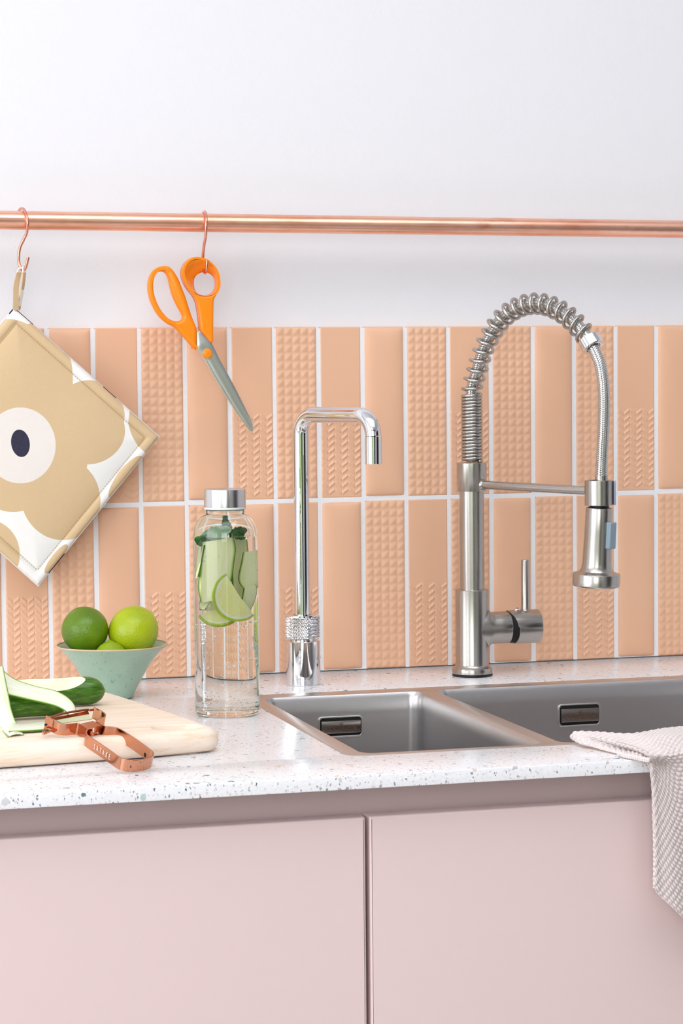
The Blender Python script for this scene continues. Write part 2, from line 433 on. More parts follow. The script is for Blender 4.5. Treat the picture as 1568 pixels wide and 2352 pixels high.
M = dict(
    wall=m_wall(), tile=m_tile(), grout=m_grout(), quartz=m_terrazzo(), copper=m_copper_pipe(),
    hook=m_steel('copper_wire', rgb(232, 160, 138), .22, None, 60, .05),
    nickel=m_steel('brushed_nickel', rgb(184, 180, 174), .26, 'z', 220, .07),
    nickel_x=m_steel('brushed_nickel_lengthwise', rgb(184, 180, 174), .26, 'x', 220, .07),
    chrome=simple('chrome', rgb(232, 233, 236), .03, 1.0),
    sinksteel=m_steel('satin_steel_bowl', rgb(206, 204, 204), .32, 'x', 160, .05, .00004),
    rimsteel=m_steel('satin_steel_rim', rgb(206, 202, 200), .34, 'x', 160, .05),
    plate=simple('dark_polished_plate', rgb(150, 144, 138), .2, 1.0),
    capsteel=m_steel('brushed_cap_steel', rgb(212, 210, 210), .25, 'z', 260, .08),
    blade=m_steel('scissor_steel', rgb(216, 219, 210), .3, None, 30, .06),
    peeler=m_steel('polished_copper', rgb(206, 146, 116), .12, None, 40, .03),
    braid=m_braid(), glass=m_glass('clear_glass', 1.45, (.975, .99, .975, 1)),
    waterwall=m_glass('water_against_glass', 1.33/1.45), watertop=m_glass('water_surface', 1.33), bubble=m_glass('gas_bubble', .76),
    wood=m_wood(), cuke=m_cucumber(), flesh=m_flesh(), ribbon=m_ribbon(),
    lime_dark=m_lime('lime_deep_green', rgb(76, 108, 4), rgb(100, 136, 10), rgb(130, 158, 28)),
    lime_light=m_lime('lime_yellow_green', rgb(150, 172, 12), rgb(178, 194, 24), rgb(204, 212, 54)),
    lime_mid=m_lime('lime_mid_green', rgb(122, 150, 16), rgb(150, 176, 30), rgb(172, 192, 50)),
    limenub=simple('lime_stem_scar', rgb(140, 130, 60), .6), ceramic=m_ceramic(), rimglaze=simple('tan_rim_glaze', rgb(212, 188, 150), .4),
    mint=let_through(m_mint(), .35), mintpale=let_through(simple('pale_mint', rgb(206, 240, 206), .4), .2), limeslice=let_through(m_limeslice(), .12), wet=m_wetribbon(), limerind=simple('lime_rind', rgb(176, 206, 40), .35), knit=m_knit(), cabinet=m_cabinet(),
    carcass=simple('gap_shade_carcass', rgb(84, 66, 64), .6), black=simple('black_rubber', rgb(10, 10, 11), .5), dark=simple('dark_gap', rgb(16, 14, 13), .8),
    lav=simple('grey_lavender_plastic', rgb(160, 164, 182), .45), bluegrey=simple('blue_grey_button', rgb(140, 160, 172), .4),
    orange=simple('orange_plastic', rgb(255, 142, 12), .28), red=simple('red_dot', rgb(196, 20, 30), .4),
    text=simple('etched_brown_letters', rgb(120, 84, 62), .5, .6), textlight=simple('pale_etched_letters', rgb(236, 222, 212), .5, .3),
    floor=simple('floor_boards', rgb(205, 200, 196), .5), frame=simple('white_window_frame', rgb(236, 236, 236), .5),
    hedge=simple('hedge_leaves', rgb(128, 156, 60), .8), reflect_dark=simple('dark_for_reflections', rgb(34, 31, 31), .4),
    gasket=simple('clear_gasket', rgb(225, 232, 228), .35), thread=simple('tan_thread', rgb(186, 152, 108), .9),
)
ms = M['orange'].node_tree.nodes['Principled BSDF']; ms.inputs['Specular IOR Level'].default_value = .45

# ------------------------------------------------------------------ the room
def struct(name, VF, mat, **k):
    o = mk(name, VF, mat, smooth=0, **k); o['kind'] = 'structure'; return o
def wall_with_hole(axis, pos, thick, a0, a1, z0, z1, holes):
    """boxes round the openings; axis 'x' = wall at x=pos spanning y, axis 'y' = wall at y=pos spanning x"""
    parts = []; cur = a0
    def b(p0, p1, q0, q1):
        if p1-p0 < 1e-4 or q1-q0 < 1e-4: return
        parts.append(box(min(pos, pos+thick), max(pos, pos+thick), p0, p1, q0, q1) if axis == 'x' else box(p0, p1, min(pos, pos+thick), max(pos, pos+thick), q0, q1))
    for h0, h1, hz0, hz1 in sorted(holes):
        b(cur, h0, z0, z1); b(h0, h1, z0, hz0-CT); b(h0, h1, hz1-CT, z1); cur = h1
    b(cur, a1, z0, z1)
    return join(*parts)
ZF, ZT = -CT, ZC-CT
struct('wall_back', box(XL-.15, XR+.15, YB, YB+.12, ZF, ZT), M['wall'])
struct('wall_left', wall_with_hole('x', XL, -.15, YF, YB, ZF, ZT, [LEFTWIN]), M['wall'])
struct('wall_right', box(XR, XR+.15, YF, YB, ZF, ZT), M['wall'])
struct('wall_front', wall_with_hole('y', YF, -.15, XL-.15, XR+.15, ZF, ZT, [FRONTWIN, FRONTWIN2]), M['wall'])
struct('floor', box(XL-.15, XR+.15, YF-.15, YB+.12, ZF-.08, ZF), M['floor'])
struct('ceiling', join(box(XL-.15, TOPLIGHT[0], YF-.15, YB+.12, ZT, ZT+.08), box(TOPLIGHT[1], XR+.15, YF-.15, YB+.12, ZT, ZT+.08),
                       box(TOPLIGHT[0], TOPLIGHT[1], YF-.15, TOPLIGHT[2], ZT, ZT+.08), box(TOPLIGHT[0], TOPLIGHT[1], TOPLIGHT[3], YB+.12, ZT, ZT+.08)), M['wall'])
struct('added_top_frame', join(box(TOPLIGHT[0], TOPLIGHT[0]+.04, TOPLIGHT[2], TOPLIGHT[3], ZT+.02, ZT+.1), box(TOPLIGHT[1]-.04, TOPLIGHT[1], TOPLIGHT[2], TOPLIGHT[3], ZT+.02, ZT+.1),
                        box(TOPLIGHT[0]+.04, TOPLIGHT[1]-.04, TOPLIGHT[2], TOPLIGHT[2]+.04, ZT+.02, ZT+.1), box(TOPLIGHT[0]+.04, TOPLIGHT[1]-.04, TOPLIGHT[3]-.04, TOPLIGHT[3], ZT+.02, ZT+.1)), M['frame'])  # frame of the overhead opening added to bring in top light
def win_frame(name, axis, pos, a0, a1, z0, z1, nv=1):
    z0 -= CT; z1 -= CT; w = .05; d = .07; P = []
    def b(p0, p1, q0, q1):
        P.append(box(pos, pos+d, p0, p1, q0, q1) if axis == 'x' else box(p0, p1, pos, pos+d, q0, q1))
    b(a0, a1, z0, z0+w); b(a0, a1, z1-w, z1); b(a0, a0+w, z0+w, z1-w); b(a1-w, a1, z0+w, z1-w)
    for k in range(nv):
        c = a0+(a1-a0)*(k+1)/(nv+1); b(c-w/2, c+w/2, z0+w, z1-w)
    struct(name, join(*P), M['frame'])
win_frame('window_1', 'x', XL-.11, *LEFTWIN, nv=2)
win_frame('window_2', 'y', YF-.11, *FRONTWIN, nv=1)
win_frame('window_3', 'y', YF-.11, *FRONTWIN2, nv=0)

# ------------------------------------------------------------------ tiled splashback: relief tiles in two courses
PX = 0.053; TW = 0.0482; ZM = 0.2021; ZTOP = 0.4041; GR = 0.0048
def relief(kind, X, Z, w, h, rng):
    """outward relief (m) of a tile of w x h at local coordinates"""
    if kind == 'C':
        dx = np.minimum(X, w-X)/(w/2); dz = np.minimum(Z, h-Z)
        a = np.sqrt(np.clip(1-(1-np.clip(dx, 0, 1))**2, 0, 1)); b = np.sqrt(np.clip(1-(1-np.clip(dz/.026, 0, 1))**2, 0, 1))
        k = 5.0; m = -(np.log(np.exp(-k*a)+np.exp(-k*b)))/k
        return -.0012 + .0062*np.clip(m, 0, 1)
    if kind == 'D':
        c = w/5; r = h/20
        u = np.abs((X/c) % 1-.5)*2; v = np.abs((Z/r) % 1-.5)*2
        return .0016*(1-np.maximum(u, v))
    if kind == 'Z':
        per = w/3; lz = 1-np.abs(((X/per) % 1)*2-1)                # 0..1..0 zigzag
        ph = (Z + lz*per*.36 - .0062)/.00800
        fr = ph % 1; ridge = np.clip(1-np.abs(fr-.5)/.36, 0, 1); ridge = ridge*ridge*(3-2*ridge)
        edge = np.clip(np.minimum(X, w-X)/.0012, 0, 1)*np.clip((Z-.001)/.0015, 0, 1)*(ph > 0)
        k = np.floor(ph); hi = ((k+.5)*.008) < .1
        return .0011*ridge*edge*hi*(np.clip(((X/per)*2 % 1)/.14, 0, 1))*(np.clip((1-(X/per)*2 % 1)/.14, 0, 1))
    return X*0
def tile_mesh(kind, x0, z0, w, h):
    nx, nz = {'C': (40, 90), 'D': (40, 160), 'Z': (72, 240)}[kind]
    xs = np.linspace(0, w, nx+1); zs = np.linspace(0, h, nz+1); X, Z = np.meshgrid(xs, zs)
    H = relief(kind, X, Z, w, h, None)
    e = np.minimum(np.minimum(X, w-X), np.minimum(Z, h-Z)); H = H-.0006*(np.clip(1-e/.0011, 0, 1))**2
    P = np.stack([x0+X, -H, z0+Z], -1)
    # rim going back to the wall
    V, Fc = grid(P); V = list(V); n = nx+1; border = [j for j in range(n)]+[i*n+nx for i in range(1, nz+1)]+[nz*n+j for j in range(nx-1, -1, -1)]+[i*n for i in range(nz-1, 0, -1)]
    b0 = len(V)
    for i in border: V.append((V[i][0], .0075, V[i][2]))
    m = len(border)
    for k in range(m): Fc.append((border[k], b0+k, b0+(k+1) % m, border[(k+1) % m]))
    return np.array(V), Fc
top_row = {-4: 'D', -3: 'C', -2: 'D', -1: 'Z', 0: 'C', 1: 'Z', 2: 'D', 3: 'C', 4: 'Z', 5: 'D', 6: 'Z', 7: 'C', 8: 'D', 9: 'Z', 10: 'D', 11: 'C', 12: 'D', 13: 'Z', 14: 'C', 15: 'D', 16: 'Z', 17: 'D'}
bot_row = {-4: 'C', -3: 'Z', -2: 'C', -1: 'Z', 0: 'D', 1: 'C', 2: 'Z', 3: 'D', 4: 'C', 5: 'Z', 6: 'C', 7: 'D', 8: 'Z', 9: 'D', 10: 'C', 11: 'D', 12: 'Z', 13: 'C', 14: 'D', 15: 'Z', 16: 'C', 17: 'D'}
sb = thing('tiled_splashback', 'peach splashback of two courses of upright relief tiles with white grout behind the worktop', 'splashback', (0.3, 0.0, 0.0))
TL = []
rg = random.Random(4)
for row, z0, z1 in ((bot_row, .0012, ZM-GR/2), (top_row, ZM+GR/2, ZTOP)):
    for k, kind in row.items():
        j = rg.uniform(-.0003, .0003)
        TL.append(tile_mesh(kind, k*PX+(PX-TW)/2+j, z0, TW, z1-z0))
mk('tiles', join(*TL), M['tile'], sb, smooth=55)
mk('grout', box(-4*PX, 18*PX, .0006, .0079, .0012, ZTOP-.0012), M['grout'], sb, smooth=0)

# ------------------------------------------------------------------ worktop with the cut-out for the sink
YW = -.7104; TH = .0121
SX0, SX1, SY0, SY1 = .1795, .815, -.608, -.170
wt = slab([(-1.1, YW), (1.6, YW), (1.6, .0005), (-1.1, .0005)], [rrect(SX0, SX1, SY0, SY1, .016)], -TH, 0, .0009, 3)
o = mk('worktop', wt, M['quartz'], None, smooth=30, loc=(.25, -.35, -TH))
tag(o, 'white speckled stone worktop running under the tiles and round the sink', 'worktop')

# ------------------------------------------------------------------ blush cabinets below
DY = -.690; DZ = -.0411; CY = -.652
def cabinet(x0, x1, label, gap0, gap1, door0, door1):
    t = thing('base_cabinet', label, 'cabinet', ((x0+x1)/2, -.33, -CT), group='blush base cabinets')
    b = .018; zt = -TH-.0005
    body = join(box(x0, x0+b, CY+.02, -.02, -CT+.1, zt), box(x1-b, x1, CY+.02, -.02, -CT+.1, zt), box(x0+b, x1-b, CY+.02, -.02, -CT+.1, -CT+.118),
                box(x0+b, x1-b, -.03, -.02, -CT+.118, zt))
    mk('body', body, M['carcass'], t, smooth=0)  # carcass darkened so its colour stands in for shade in the door gap
    mk('finger_rail', join(box(x0, x1, CY, CY+.0195, -.088, zt), box(x0, x1, CY-.018, CY-.0005, -.088, -.078)), M['cabinet'], t, smooth=0)
    d = place(slab(rrect(door0, door1, -.80, DZ, .0015, 3), [], 0, .021, .0022, 5), (0, DY, 0), (1, 0, 0), (0, 0, 1), (0, 1, 0))
    mk('door', flip(d), M['cabinet'], t, smooth=30)
    mk('plinth', box(x0, x1, -.60, -.585, -CT, -CT+.0995), M['cabinet'], t, smooth=0)
xg0 = at(839, 1890, y=DY)[0]; xg1 = at(848.5, 1890, y=DY)[0]; xm = (xg0+xg1)/2
cabinet(xm-.9, xm, 'blush pink flat-fronted base cabinet under the chopping board, left of the door gap', 0, 0, xm-.898, xg0)
cabinet(xm, xm+.9, 'blush pink flat-fronted base cabinet under the sink, right of the door gap', 0, 0, xg1, xm+.898)

# ------------------------------------------------------------------ double sink
sk = thing('double_sink', 'stainless steel undermount double sink with a narrow left bowl and a wide right bowl', 'sink', ((SX0+SX1)/2, -.39, -.19))
B1 = (.1975, .3765, -.5945, -.2000); B2 = (.3935, .797, -.5945, -.1975)
rim = slab(rrect(SX0+.0006, SX1-.0006, SY0+.0006, SY1-.0006, .0155), [rrect(*B1, .014), rrect(*B2, .014)], -.0016, -.0002, .0004, 2, bottom=False)
mk('rim', rim, M['rimsteel'], sk, smooth=30)
def bowl(x0, x1, y0, y1, zb, holes):
    """basin walls from the rim down; the back wall has an overflow opening"""
    V = []; Fc = []; n = 9; prof = [(0, -.0004), (.0004, -.0012), (.0022, -.006), (.0026, -.02), (.0032, zb+.03)]
    prof += [(.0032+.012*(1-cos(a)), zb+.012*(1-sin(a))) for a in np.linspace(0, pi/2, 5)]
    loops = []
    for d, z in prof:
        L = rrect(x0+d, x1-d, y0+d, y1-d, max(.014-d*.3, .006), n)
        loops.append([(p[0], p[1], z) for p in L])
    m = len(loops[0])
    for L in loops: V += L
    for i in range(len(loops)-1):
        for k in range(m):
            k2 = (k+1) % m; Fc.append((i*m+k, (i+1)*m+k, (i+1)*m+k2, i*m+k2))
    Fc.append(tuple(range((len(loops)-1)*m, len(loops)*m)))
    return np.array(V), Fc
def overflow(u0, v0, u1, v1, ywall, cx_text):
    """surround, dark slot, plate with crown and lettering on the back wall of a bowl"""
    a = at(u0, v0, y=ywall); b = at(u1, v1, y=ywall)
    x0, x1, z1, z0 = a[0], b[0], a[2], b[2]
    cx, cz = (x0+x1)/2, (z0+z1)/2; w = x1-x0; h = z1-z0
    toY = lambda VF, yy: flip(place(VF, (cx, yy, cz), (1, 0, 0), (0, 0, 1), (0, 1, 0)))
    s = mk('overflow', toY(slab(rrect(-w/2-.0018, w/2+.0018, -h/2-.0018, h/2+.0018, .004), [rrect(-w/2, w/2, -h/2, h/2, .0032)], -.0013, .0012, .0006, 3), ywall), M['rimsteel'], sk, smooth=35)
    mk('slot', toY(slab(rrect(-w/2-.0006, w/2+.0006, -h/2-.0006, h/2+.0006, .0034), [], -.0002, .0006, 0, 1), ywall-.0002), M['dark'], s, smooth=0)
    pw, ph = w*.965, h*.70
    mk('cover_plate', toY(slab(rrect(-pw/2, pw/2, -ph/2, ph/2, .0005, 2), [], -.0022, .0, .0005, 2), ywall-.0010), M['plate'], s, smooth=35)
    tx = text_mesh('REGINOX', .0066, (cx, ywall-.0033, cz-ph*.16), (1, 0, 0), (0, 0, 1), (0, -1, 0), .00008, spacing=1.22, sx=1.12)
    # small crown
    cr = []
    zc = cz+ph*.13; k = .0021
    for dx in (-1, -.5, 0, .5, 1):
        hgt = {0: 1.5, .5: 1.1, -.5: 1.1, 1: 1.5, -1: 1.5}[dx]
        cr.append(obox((cx+dx*k*.82, ywall-.0033, zc+k*.55*hgt), (1, 0, .0), (0, 1, 0), (0, 0, 1), .00045, .0002, k*hgt*.9))
    cr.append(box(cx-k*.9, cx+k*.9, ywall-.0034, ywall-.0032, zc-k*.05, zc+k*.25)); cr.append(box(cx-k*.7, cx+k*.7, ywall-.0034, ywall-.0032, zc-k*.5, zc-k*.25))
    mk('lettering', join(tx, *cr), M['text'], s, smooth=0)
yb1 = B1[3]-.0032; yb2 = B2[3]-.0032
o = mk('narrow_bowl', bowl(*B1, -.18, []), M['sinksteel'], sk, smooth=50); o['label'] = 'narrow left bowl'
o = mk('wide_bowl', bowl(*B2, -.18, []), M['sinksteel'], sk, smooth=50); o['label'] = 'wide right bowl'
overflow(734.5, 1650.5, 829, 1687, yb1-.0002, 0)
overflow(1285, 1621.5, 1374.5, 1661.5, yb2-.0002, 0)
for x0, x1 in (B1[:2], B2[:2]):
    mk('drain', lathe([(0, -.1792), (.028, -.1790), (.043, -.1784), (.045, -.1795)], ((x0+x1)/2, -.39, 0), n=48), M['rimsteel'], sk)

# ------------------------------------------------------------------ copper rail
a = at(0, 505.5, y=-.05); b = at(1568, 526.5, y=-.05)
dirr = (b-a)/(b[0]-a[0]); Pr = lambda x: a+dirr*(x-a[0])
rl = thing('copper_rail', 'long polished copper pipe rail mounted on the white wall above the tiles', 'rail', Pr(.35))
mk('pipe', tube([Pr(-.75), Pr(1.3)], .0104, 48, caps=True), M['copper'], rl)
for xx in (-.6, 1.15):
    P = Pr(xx); mk('wall_bracket', join(tube([P+[0, .0106, 0], (P[0], .0075, P[2])], .005, 20), lathe([(0, 0), (.014, 0), (.014, .004), (.006, .0055)], (P[0], .0075, P[2]), (0, -1, 0), 32), lathe([(.0107, -.006), (.0122, -.006), (.0122, .006), (.0107, .006)], P, (1, 0, 0), 40, closed=True)), M['copper'], rl)

# ------------------------------------------------------------------ S hooks of copper wire
HG = 'copper S-hooks on the rail'
def hook(pts, label):
    t = mk('s_hook', tube(catmull(pts, 10), .00165, 14), M['hook'], None, smooth=60); tag(t, label, 'hook', HG); return t
P = Pr(at(55, 505, y=-.05)[0]); hx, hz = P[0], P[2]
yq = -.050
# left hook seen three-quarter: hangs over the pipe front
def hp(u, v, y): return at(u, v, y=y)
hook([at(44, 484, y=-.0375), at(48, 479.3, y=-.043), at(54, 480.2, y=-.052), at(58.5, 488, y=-.059), at(62.2, 500, y=-.0632), at(63.6, 515, y=-.0640), at(61, 535, y=-.061),
      at(54, 551, y=-.058), at(46.5, 567, y=-.056), at(43, 585, y=-.055), at(43.3, 602, y=-.056), at(47.5, 615, y=-.058), at(53, 620.5, y=-.062), at(58.5, 615, y=-.066), at(62, 603, y=-.068), at(65, 590.5, y=-.069)],
     'copper S-hook holding the patterned pot holder')
hook([at(465.5, 495, y=-.0368), at(467, 488.5, y=-.040), at(470.3, 486.5, y=-.050), at(472.6, 492, y=-.059), at(473.4, 504, y=-.0640), at(473.3, 520, y=-.0650), at(471.8, 545, y=-.062),
      at(468.2, 565, y=-.056), at(466.3, 585, y=-.052), at(466.0, 605, y=-.0505), at(467.3, 620, y=-.053), at(470.5, 627.2, y=-.060), at(473.6, 622, y=-.0665), at(475.0, 612, y=-.0685), at(475.8, 598, y=-.069)],
     'copper S-hook holding the orange scissors')

# ------------------------------------------------------------------ pot holder
yH = -.036
ph = thing('pot_holder', 'beige and white quilted pot holder with a big flower print hanging by its loop', 'pot holder', at(61, 1027, y=yH))
cT, cR, cB = at(33, 709, y=yH), at(364, 1003, y=yH), at(88, 1344, y=yH)
cL = cT+cB-cR+[.002, 0, .004]
def holder_pt(s, t):            # s along top-left -> right, t along top -> left
    return (1-s)*(1-t)*cT+s*(1-t)*cR+(1-s)*t*cL+s*t*cB
n = 120; S = np.linspace(0, 1, n); G = np.zeros((n, n, 3)); G2 = np.zeros((n, n, 3))
Lh = .21
for i, t in enumerate(S):
    for j, s in enumerate(S):
        p = holder_pt(s, t); e = min(s, 1-s, t, 1-t)*Lh
        puff = .0045*(1-math.exp(-max(e-.011, 0)/.018)) + .0026*math.sqrt(max(0, 1-((e-.0055)/.0055)**2)) if e > .011 else .0030*math.sqrt(max(0, 1-((e-.0055)/.0055)**2))
        if abs(e-.0112) < .0012: puff -= .0009
        if e > .011: puff = .0007+.0055*(1-math.exp(-(e-.011)/.016))
        wav = .0016*math.sin(3.1*s+1.2*t+.4)+.0012*noise.noise(Vector((s*3, t*3, .3)))
        cc = .9-.1*0
        shrink = np.array([0, 0, 0])
        G[i, j] = p+np.array([0, -puff-wav-.002, 0]); G2[i, j] = p+np.array([0, .0032-.5*wav, 0])
def sheet(G, G2):
    V1, F1 = grid(G); m, n = G.shape[:2]; N = m*n
    V = np.vstack([V1, G2.reshape(-1, 3)]); Fc = list(F1)+[tuple(reversed([q+N for q in f])) for f in F1]
    bd = list(range(n))+[i*n+n-1 for i in range(1, m)]+[(m-1)*n+j for j in range(n-2, -1, -1)]+[i*n for i in range(m-2, 0, -1)]
    for k in range(len(bd)):
        a_, b_ = bd[k], bd[(k+1) % len(bd)]; Fc.append((b_, a_, a_+N, b_+N))
    return V, Fc
o0 = np.array([ph.location[0], ph.location[1], ph.location[2]-CT])
def loc2(u, v):
    p = at(u, v, y=yH-.006)-o0; return p[0], p[2]
def el(u, v, ru, rv, a=0):
    x, z = loc2(u, v); k = 1/2085
    return (x, z, ru*k, rv*k, a)
petals = [el(20, 890, 120, 158), el(85, 868, 84, 128), el(205, 958, 84, 86), el(200, 988, 90, 80), el(140, 1145, 92, 100, 30), el(112, 1060, 90, 90), el(30, 1085, 90, 92), el(-70, 990, 120, 130), el(110, 980, 120, 100),
          el(352, 985, 52, 74, 30), el(290, 1096, 62, 20, 51), el(-35, 1275, 82, 84), el(130, 1284, 42, 12, 51)]
floral = m_floral(petals, [el(46, 1023, 82, 88, 0)], [el(46, 1018, 21.5, 32, 8)])
tanplain = fabric_finish(NT('tan_cotton'), TAN); whiteplain = fabric_finish(NT('white_cotton'), WHITE); navyplain = fabric_finish(NT('navy_cotton'), NAVY)
mk('quilted_front', flip(sheet(G, (G+G2)/2)), floral, ph, smooth=180)
# the backing, slightly larger so it peeks out at two edges, with navy patches
GB = np.zeros((24, 24, 3)); GB2 = GB.copy()
for i, t in enumerate(np.linspace(0, 1, 24)):
    for j, s in enumerate(np.linspace(0, 1, 24)):
        p = (1.012*(holder_pt(s, t)-holder_pt(.5, .5))+holder_pt(.5, .5)); GB[i, j] = p+[0, .0016, 0]; GB2[i, j] = p+[0, .0046, 0]
VB, FB = flip(sheet(GB, GB2))
def bmat(f):
    c = VB[list(f)].mean(0)
    for (u, v, r) in ((55, 725, 26), (245, 905, 24), (135, 1290, 30)):
        q = at(u, v, y=yH)
        if math.hypot(c[0]-q[0], c[2]-q[2]) < r/2085: return 1
    return 0
mk('backing', (VB, FB), None, ph, smooth=60, mats=[whiteplain, navyplain], fmat=[bmat(f) for f in FB], label='white and navy backing cloth')
# stitching: short raised threads just inside the piped edge
st = []
for side in range(4):
    for k in range(58):
        q0 = .055+(k+.12)*(.89/58); q1 = q0+.62*.89/58; w_ = .0555
        def sp(q): return {0: (q, w_), 1: (1-w_, q), 2: (q, 1-w_), 3: (w_, q)}[side]
        A = []
        for q in (q0, q1):
            s, t = sp(q); i, j = t*(n-1), s*(n-1); i0, j0 = int(i), int(j)
            A.append(G[i0, j0]*(1-(i-i0))+G[min(i0+1, n-1), j0]*(i-i0)); A[-1] = A[-1]+(G[i0, min(j0+1, n-1)]-G[i0, j0])*(j-j0)+[0, -.0003, 0]
        st.append(tube(A, .00028, 5))
mk('stitching', join(*st), M['thread'], ph, smooth=60)
# hanging loop: a folded tape
def tape(path, wv, th=.0007):
    P = catmull(path, 8); m = len(P); wv = np.array([np.interp(k/(m-1), np.linspace(0, 1, len(wv)), [w[c] for w in wv]) for k in range(m) for c in range(3)]).reshape(m, 3)
    T = np.gradient(P, axis=0); T /= np.linalg.norm(T, axis=1)[:, None]; Nn = np.cross(T, wv); Nn /= np.linalg.norm(Nn, axis=1)[:, None]
    A = np.stack([P-wv, P+wv], 1); return sheet(A-Nn[:, None]*th, A+Nn[:, None]*th)
lp = [at(36, 712, y=-.042), at(36.5, 690, y=-.047), at(37, 660, y=-.052), at(42, 632, y=-.0555), at(47, 618, y=-.0590), at(52, 614.6, y=-.0615), at(55.5, 619, y=-.064), at(54.5, 640, y=-.0600), at(51, 665, y=-.052), at(47, 690, y=-.044), at(42, 712, y=-.038)]
wv = [(.0031, .0003, 0), (.0031, .0004, 0), (.0031, .0006, 0), (.0028, .0010, 0), (.0026, .0012, .0002), (.0022, .0016, .0004), (.0020, .0018, 0), (.0018, .0020, 0), (.0018, .0020, 0), (.0018, .0016, 0), (.002, .0010, 0)]
VL, FL = tape(lp, wv)
zc1 = at(45, 626, y=-.058)[2]; zc2 = at(50, 665, y=-.05)[2]
def lmat(f):
    c = VL[list(f)].mean(0); back = c[0] > at(48, 650, y=-.055)[0]
    return 1 if (c[2] > zc1) or (back and c[2] < zc2) else 0
mk('hanging_loop', (VL, FL), None, ph, smooth=60, mats=[tanplain, whiteplain], fmat=[lmat(f) for f in FL])

# ------------------------------------------------------------------ orange-handled scissors
yS = -.056
def sc2(u, v, y=yS): p = at(u, v, y=y); return (p[0], p[2])
sc = thing('scissors', 'large fabric scissors with orange plastic handles hanging open from a hook', 'scissors', at(470, 800, y=yS))
def S6(pts): return [sc2(320+x/5.346, 560+y/5.346) for x, y in pts]
def smooth2(pts, n, k=6): return resample(catmull([list(p) for p in pts], k, True), n, True)
def plate2(loops, y0, y1, r, seg=4):      # y0 nearer the camera
    V, Fc = slab(loops[0], loops[1:], 0, y1-y0, r, seg)
    return flip(place((V, Fc), (0, y1, 0), (1, 0, 0), (0, 0, 1), (0, -1, 0)))
# right (thumb) handle: rounded ring with a funnel, running into a straight shank
outR = S6([(700, 162), (800, 185), (880, 235), (940, 330), (972, 440), (968, 540), (935, 630), (905, 690), (900, 800), (898, 950), (896, 1100), (897, 1190), (880, 1213), (850, 1190), (800, 1130), (745, 1065), (730, 950), (715, 840), (695, 730), (665, 660), (610, 580), (550, 490), (517, 390), (520, 310), (560, 230), (620, 180)])
outR = smooth2(outR, 170)
holeR = S6([(812, 345), (870, 360), (920, 405), (940, 470), (930, 550), (885, 605), (820, 628), (750, 618), (700, 575), (680, 500), (685, 430), (715, 385), (760, 355)]); holeR = smooth2(holeR, 96)
funR = S6([(720, 196), (800, 215), (865, 265), (925, 345), (952, 450), (945, 545), (900, 615), (830, 642), (750, 638), (665, 600), (590, 505), (548, 400), (550, 320), (585, 250), (640, 208)]); funR = smooth2(funR, 96)
def ring_align(A, B):
    A = np.array(A); B = np.array(B)
    if area2(A) < 0: A = A[::-1]
    if area2(B) < 0: B = B[::-1]
    k = min(range(len(B)), key=lambda s: ((A-np.roll(B, -s, 0))**2).sum()); return A, np.roll(B, -k, 0)
funR, holeR = ring_align(funR, holeR)
yF_, yK_ = yS-.0065, yS+.0065
V, Fc = slab(outR, [funR], 0, yK_-yF_, .0026, 5, bottom=False)
Pf = flip(place((V, Fc), (0, yK_, 0), (1, 0, 0), (0, 0, 1), (0, -1, 0)))     # z=top -> nearest camera
# back closure and funnel wall
Vb, Fb = slab(outR, [holeR], 0, .001, 0, 1, top=False)
Pb = flip(place((Vb, Fb), (0, yK_, 0), (1, 0, 0), (0, 0, 1), (0, -1, 0)))
fun = []
for t, d in ((0, -.0004), (.12, .0010), (.3, .0042), (.55, .0068), (.8, .0090), (1.0, .0118), (1.0, .013)):
    Q = funR*(1-t)+holeR*t; fun.append([(q[0], yF_+max(d, 0)+.0006, q[1]) for q in Q])
fun = np.array(fun); fun = np.concatenate([fun, fun[:, :1]], 1)
# the slab made its own hole wall from the funnel loop; keep only front and outer faces
keep = []
nO = 170; base_h = None
for f in Pf[1]: keep.append(f)
mk('thumb_handle', join(Pf, Pb, flip(grid(fun))), M['orange'], sc, smooth=50)
outL = S6([(310, 272), (370, 290), (420, 345), (480, 450), (535, 600), (590, 750), (640, 900), (690, 1030), (697, 1090), (697, 1200), (694, 1290), (680, 1300), (600, 1215), (520, 1125), (460, 1060), (410, 1018), (330, 975), (240, 895), (170, 790), (120, 670), (98, 550), (108, 440), (150, 345), (220, 290)])
outL = smooth2(outL, 190)
holeL = S6([(262, 340), (310, 358), (345, 420), (370, 530), (400, 640), (450, 750), (505, 850), (522, 900), (500, 940), (430, 950), (350, 915), (270, 830), (210, 720), (172, 600), (165, 480), (185, 400), (220, 352)]); holeL = smooth2(holeL, 120)
mk('finger_handle', plate2([outL, holeL], yS-.0062, yS+.0062, .0042, 6), M['orange'], sc, smooth=50)
